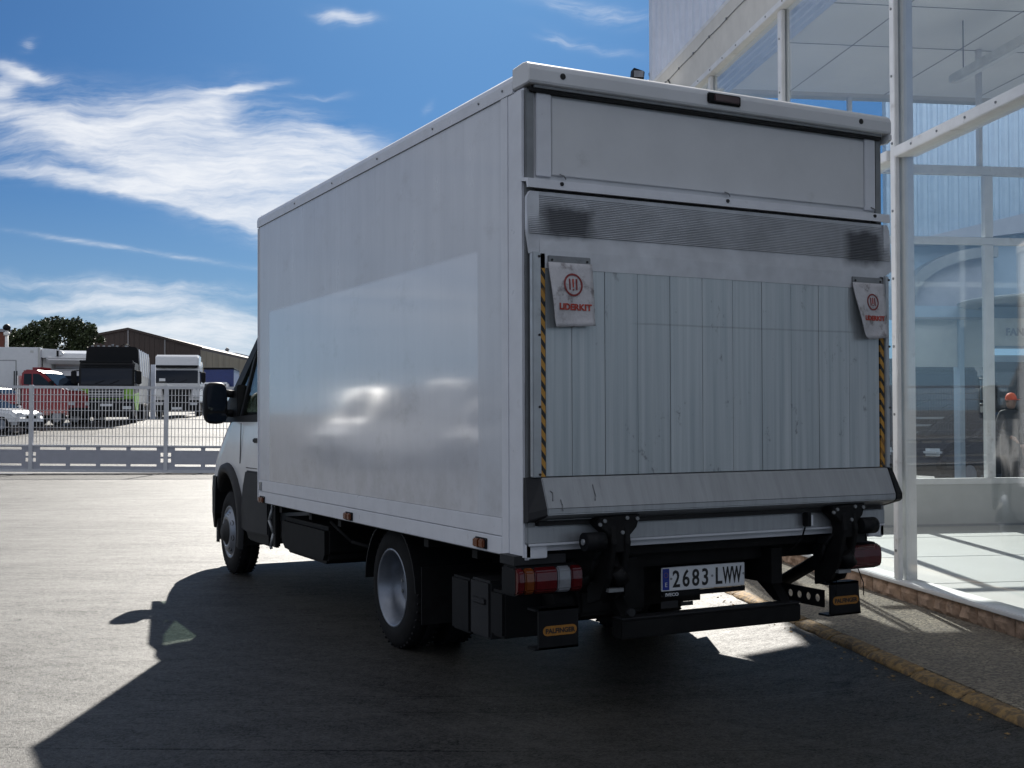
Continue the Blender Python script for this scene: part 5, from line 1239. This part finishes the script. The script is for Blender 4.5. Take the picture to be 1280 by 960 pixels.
# ================================================================== behind: warehouse, other buildings, tree, lamps
def warehouse():
    d = 112; k = d/FPX; loc, rz = fmt(160, d, 0); t = tag(empty('warehouse', loc, rz), 'brown gabled metal warehouse behind the lorries', 'building')
    Z = lambda py: hgt(160, py, d)-loc.z; X = lambda px: (px-160)*k
    zl, za, zr = Z(420), Z(410), Z(433.5)
    # gable in vertical sheets with visible seams
    xs = [X(98)+i*(X(250)-X(98))/24 for i in range(25)]
    top = lambda x: za-(za-zl)*(X(160)-x)/(X(160)-X(98)) if x < X(160) else za-(za-zr)*(x-X(160))/(X(250)-X(160))
    for a, b_ in zip(xs[:-1], xs[1:]):
        pts = [(a+.008, 0), (b_-.008, 0), (b_-.008, top(b_)), (a+.008, top(a))]
        if a < X(160) < b_: pts = [(a+.008, 0), (b_-.008, 0), (b_-.008, top(b_)), (X(160), za), (a+.008, top(a))]
        MB().prism(pts, 'y', random.uniform(0, .02), .2).build('gable_sheet', 'brown_clad', t)
    for x in (X(160), X(206)): box('gable_flashing', 'concrete_wall', t, x-.06, x+.06, -.06, -.001, 0, top(x)-.05)
    MB().prism([(X(98)-.2, zl-.1), (X(160), za+.05), (X(250)+.2, zr-.02), (X(250)+.2, zr-.25), (X(160), za-.18), (X(98)-.2, zl-.33)], 'y', -.10, -.022).build('roof_edge', 'brown_clad', t)
    L_ = 46
    rf = MB(); rf.prism([(X(98), zl-.02), (X(160), za-.02), (X(250), zr-.03), (X(250), zr-.3), (X(160), za-.3), (X(98), zl-.3)], 'y', .25, L_); rf.build('roof', 'brown_clad', t)
    for i in range(20): box('side_sheet', 'brown_side', t, X(250)-.15, X(250)+random.uniform(-.02, .02), .25+i*2.25, .25+i*2.25+2.2, 0, zr-.3)
warehouse()
def block(name, px0, px1, py, d, m, label, dep=8, parapet=True):
    k = d/FPX; loc, rz = fmt((px0+px1)/2, d); t = tag(empty(name, loc, rz), label, 'building'); w_ = (px1-px0)*k/2; z = hgt((px0+px1)/2, py, d)-loc.z
    wl = box('wall', m, t, -w_, w_, 0, dep, 0, z-.25); box('parapet', 'gate_sheet', t, -w_-.08, w_+.08, -.08, dep+.08, z-.249, z)
    for i in range(max(1, int(w_*2/3))): box('wall_panel', m, wl, -w_+.2+i*3, -w_+2.9+i*3, -.03, -.001, .1, z-.4)
    return t
block('grey_block', 256, 295, 441, 170, 'concrete_wall', 'plain grey flat-roofed block behind the end of the warehouse')
block('pale_block', 289, 345, 450, 210, 'grey_panel', 'pale low flat-roofed block farthest right beyond the grey block')
br = block('brick_building', -60, 6, 411, 95, 'brick_red', 'red brick building with pale eaves at the left edge beside the tree')
def stack():
    d = 165; loc, rz = fmt(286, d); t = tag(empty('chimney_flue', loc+F0*-1.0, rz), 'thin pale flue pipe in front of the grey block', 'flue'); z = hgt(286, 434, d)-loc.z
    MB().tube((0, 0, 0), (0, 0, z-.5), .22, n=12).build('pipe', 'concrete_wall', t); MB().lathe([(0, .22), (.1, .34), (.5, .0)], (0, 0, z-.5), 'z', 12).build('cowl', 'concrete_wall', t)
stack()
def column_lamp():
    d = 78; loc, rz = fmt(8, d); t = tag(empty('lamp_post', loc, rz), 'white lamp post with dark round head left of the tree', 'lamp post'); z = hgt(8, 405, d)-loc.z
    MB().tube((0, 0, 0), (0, 0, z-.35), .14, .10, 12).build('post', 'white_frame', t); MB().lathe([(-.2, .05), (-.1, .22), (.05, .26), (.2, .16), (.28, 0)], (0, 0, z-.25), 'z', 14).build('lamp_head', 'dark_body', t); MB().tube((0, 0, z-.75), (0, 0, z-.55), .2, n=12).build('collar', 'white_frame', t)
column_lamp()
def tree():
    d = 88; loc, rz = fmt(66, d); t = tag(empty('evergreen_tree', loc, rz), 'broad dense dark evergreen tree behind the white lorries', 'tree'); k = d/FPX
    Z = lambda py: hgt(66, py, d)-loc.z; X = lambda px: (px-66)*k
    tr = MB(); rnd = random.Random(3)
    for px in (28, 52, 78, 100):
        x = X(px); base = (x*.75, .3, 0); tr.tube(base, (x*.9, .2, 2.6), .22, .15, 8)
        for q in range(4):
            a = rnd.uniform(0, 6.28); tr.tube((x*.9, .2, 2.4), (x*.95+1.1*math.cos(a), .2+1.1*math.sin(a), 2.4+rnd.uniform(1, 2.2)), .10, .04, 6)
    tr.build('trunk', 'bark', t)
    blobs = []
    for px, py, r in ((22, 421, 10), (30, 415, 9), (44, 411, 10), (52, 405, 8), (60, 411, 11), (72, 405, 9), (84, 410, 12), (98, 406, 9), (106, 413, 11), (114, 416, 8), (40, 424, 12), (66, 422, 14), (92, 424, 14), (112, 424, 9), (18, 430, 10), (60, 436, 14), (100, 438, 13), (30, 438, 12), (124, 424, 5), (80, 440, 12)):
        blobs.append((X(px), rnd.uniform(-.8, .8), Z(py), r*k))
    lf = MB()
    for bx, by, bz, r in blobs:
        for i in range(int(520*max(.35, (r/.6)**1.6))):
            u = Vector((rnd.gauss(0, 1), rnd.gauss(0, 1), rnd.gauss(0, 1))).normalized(); q = r*(rnd.random()**.38)*(1+.16*math.sin(7*u.x+bx*5)*math.sin(6*u.z+3*u.y))
            if rnd.random() < .06: q *= 1.18
            p = Vector((bx, by, bz))+u*q
            a = Vector((rnd.gauss(0, 1), rnd.gauss(0, 1), rnd.gauss(0, 1))).normalized(); c = a.orthogonal().normalized(); e_ = a.cross(c); s = rnd.uniform(.07, .16)
            lf.v += [tuple(p+c*s), tuple(p+e_*s*.55), tuple(p-c*s), tuple(p-e_*s*.55)]; o = len(lf.v)-4; lf.f.append((o, o+1, o+2, o+3)); lf.sm.append(False)
    me = bpy.data.meshes.new('crown'); me.from_pydata(lf.v, [], lf.f); me.materials.append(M['leaf']); o = bpy.data.objects.new('crown', me); COL.objects.link(o); o.parent = t
tree()

# ================================================================== dark vehicles behind the showroom, standing in for ones reflected in its glass
def dark_lorry(px, d, W_, zt, label, rz=0):
    p = CAM+F0*d+R0*((px-640)/FPX*d); t = tag(empty('dark_lorry', (p.x, p.y, 0), -YAW+rz), label, 'lorry')
    c = truck_cab(t, W_, .35, zt-1.0, zt, 'dark_vehicle', 0, 0); lorry_front(t, W_, .3, .9, 'dark_body', .75)
    gr = box('grille', 'dark_body', c, -W_*.3, W_*.3, -.06, .0, 1.0, zt-1.15, .02)
    for k in range(3): box('grille_bar', 'grey_metal', gr, -W_*.28, W_*.28, -.075, -.058, 1.04+.14*k, 1.08+.14*k)
    box('load_body', 'dark_body', t, -W_/2, W_/2, 2.1, 5.5, .9, zt+.1, .03)
    for s in (-1, 1):
        for y in (1.0, 4.6): road_wheel(t, s*W_*.49, y, .42, .28, -s)
dark_lorry(1168, 23, 2.0, 2.5, 'dark lorry behind the showroom glass, left of the man in the cap', R(10))
dark_lorry(1290, 25, 1.9, 2.6, 'dark lorry behind the showroom glass at the right edge, beyond the man', R(-12))
def dark_car():
    p = CAM+F0*22.5+R0*((1215-640)/FPX*22.5); t = tag(empty('dark_car', (p.x, p.y, 0), -YAW+R(-150)), 'dark hatchback low behind the showroom glass between the two dark lorries', 'car')
    b = side_profile(t, 'body', [(-1.6, .30), (-1.65, .8), (-1.5, 1.0), (.9, 1.0), (1.6, .85), (1.8, .65), (1.8, .30)], .8, 'dark_vehicle', .13)
    lo = MB(); a = [(-1.4, .98), (-1.0, 1.42), (-.1, 1.44), (.9, .98)]
    lo.add([(x, y, z) for s in (-1, 1) for (x, z), y in zip(a, (s*.74, s*.58, s*.58, s*.74))], [(0, 1, 2, 3), (7, 6, 5, 4), (0, 4, 5, 1), (1, 5, 6, 2), (2, 6, 7, 3), (3, 7, 4, 0)]); lo.build('glasshouse', 'windscreen', b, .05)
    for y in (-.55, .55): box('headlight', 'headlamp', b, 1.65, 1.82, y-.18, y+.18, .66, .80, .05)
    side_wheels(t, (1.1, -1.0), .74, .31)
dark_car()
def yard_lamp():
    p = CAM+F0*40+R0*((1201-640)/FPX*40); t = tag(empty('yard_lamp', (p.x, p.y, terz(40)), -YAW), 'thin twin-headed yard lamp seen through the showroom glass', 'lamp post'); z = 1.3466+(522-447)/FPX*40-terz(40)
    MB().tube((0, 0, 0), (0, 0, z), .05, n=8).build('post', 'chassis', t)
    for s in (-1, 1): MB().prism([(s*.02, z-.02), (s*.30, z+.02), (s*.30, z+.12), (s*.05, z+.08)], 'y', -.12, .12).build('lamp_head', 'chassis', t)
yard_lamp()

# ---- parked along the left of the yard, beside the frame: the glossy truck side mirrors them
def side_van(x, y, rz, zt, label):
    t = tag(empty('parked_van', (x, y, 0), rz), label, 'van', 'white vans parked along the left side of the yard')
    zb = zt*.55
    b = side_profile(t, 'body', [(-2.6, .35), (-2.65, zt*.9), (-2.5, zt), (.2, zt), (.3, zt*.96), (.85, zb+.05), (1.45, zb-.12), (1.6, .7), (1.62, .35)], .92, 'paint_white', .12)
    g = MB(); N = 20; K = 8
    for k in range(K+1):
        q = k/K; z = zb+.06+(zt*.95-zb-.06)*q; xx = .90-.58*q+.10*math.sin(math.pi*q)
        for i in range(N+1):
            e = -1+2*i/N; g.v.append((xx+.05-.22*e*e, .82*e*(1-.12*q), z))
    for k in range(K):
        for i in range(N): a = k*(N+1)+i; g.f.append((a, a+1, a+N+2, a+N+1)); g.sm.append(True)
    g.build('windscreen', 'windscreen', b)
    for s in (-1, 1):
        MB().prism([(-.75, zb+.1), (-.72, zt*.92), (.12, zt*.92), (.55, zb+.1)], 'y', *sorted((s*.915, s*.94))).build('side_window', 'windscreen', b); box('mirror', 'plastic', b, .55, .72, *sorted((s*.95, s*1.15)), zb+.1, zb+.4, .04)
        box('headlight', 'headlamp', b, 1.45, 1.62, *sorted((s*.55, s*.85)), .75, .95, .05)
    box('bumper', 'plastic', b, 1.5, 1.70, -.9, .9, .33, .68, .06); box('grille', 'dark_body', b, 1.56, 1.63, -.4, .4, .75, .92, .02)
    side_wheels(t, (1.0, -1.7), .82, .34)
side_van(-9.7, 27.1, R(-14), 2.3, 'white panel van parked left of the yard, the one nearest the gate')
side_van(-13.2, 29.5, R(-18), 2.6, 'tall white panel van parked left of the yard in the middle of the row')
side_van(-11.4, 22.5, R(-24), 1.9, 'low white van parked left of the yard, the one nearest the road')
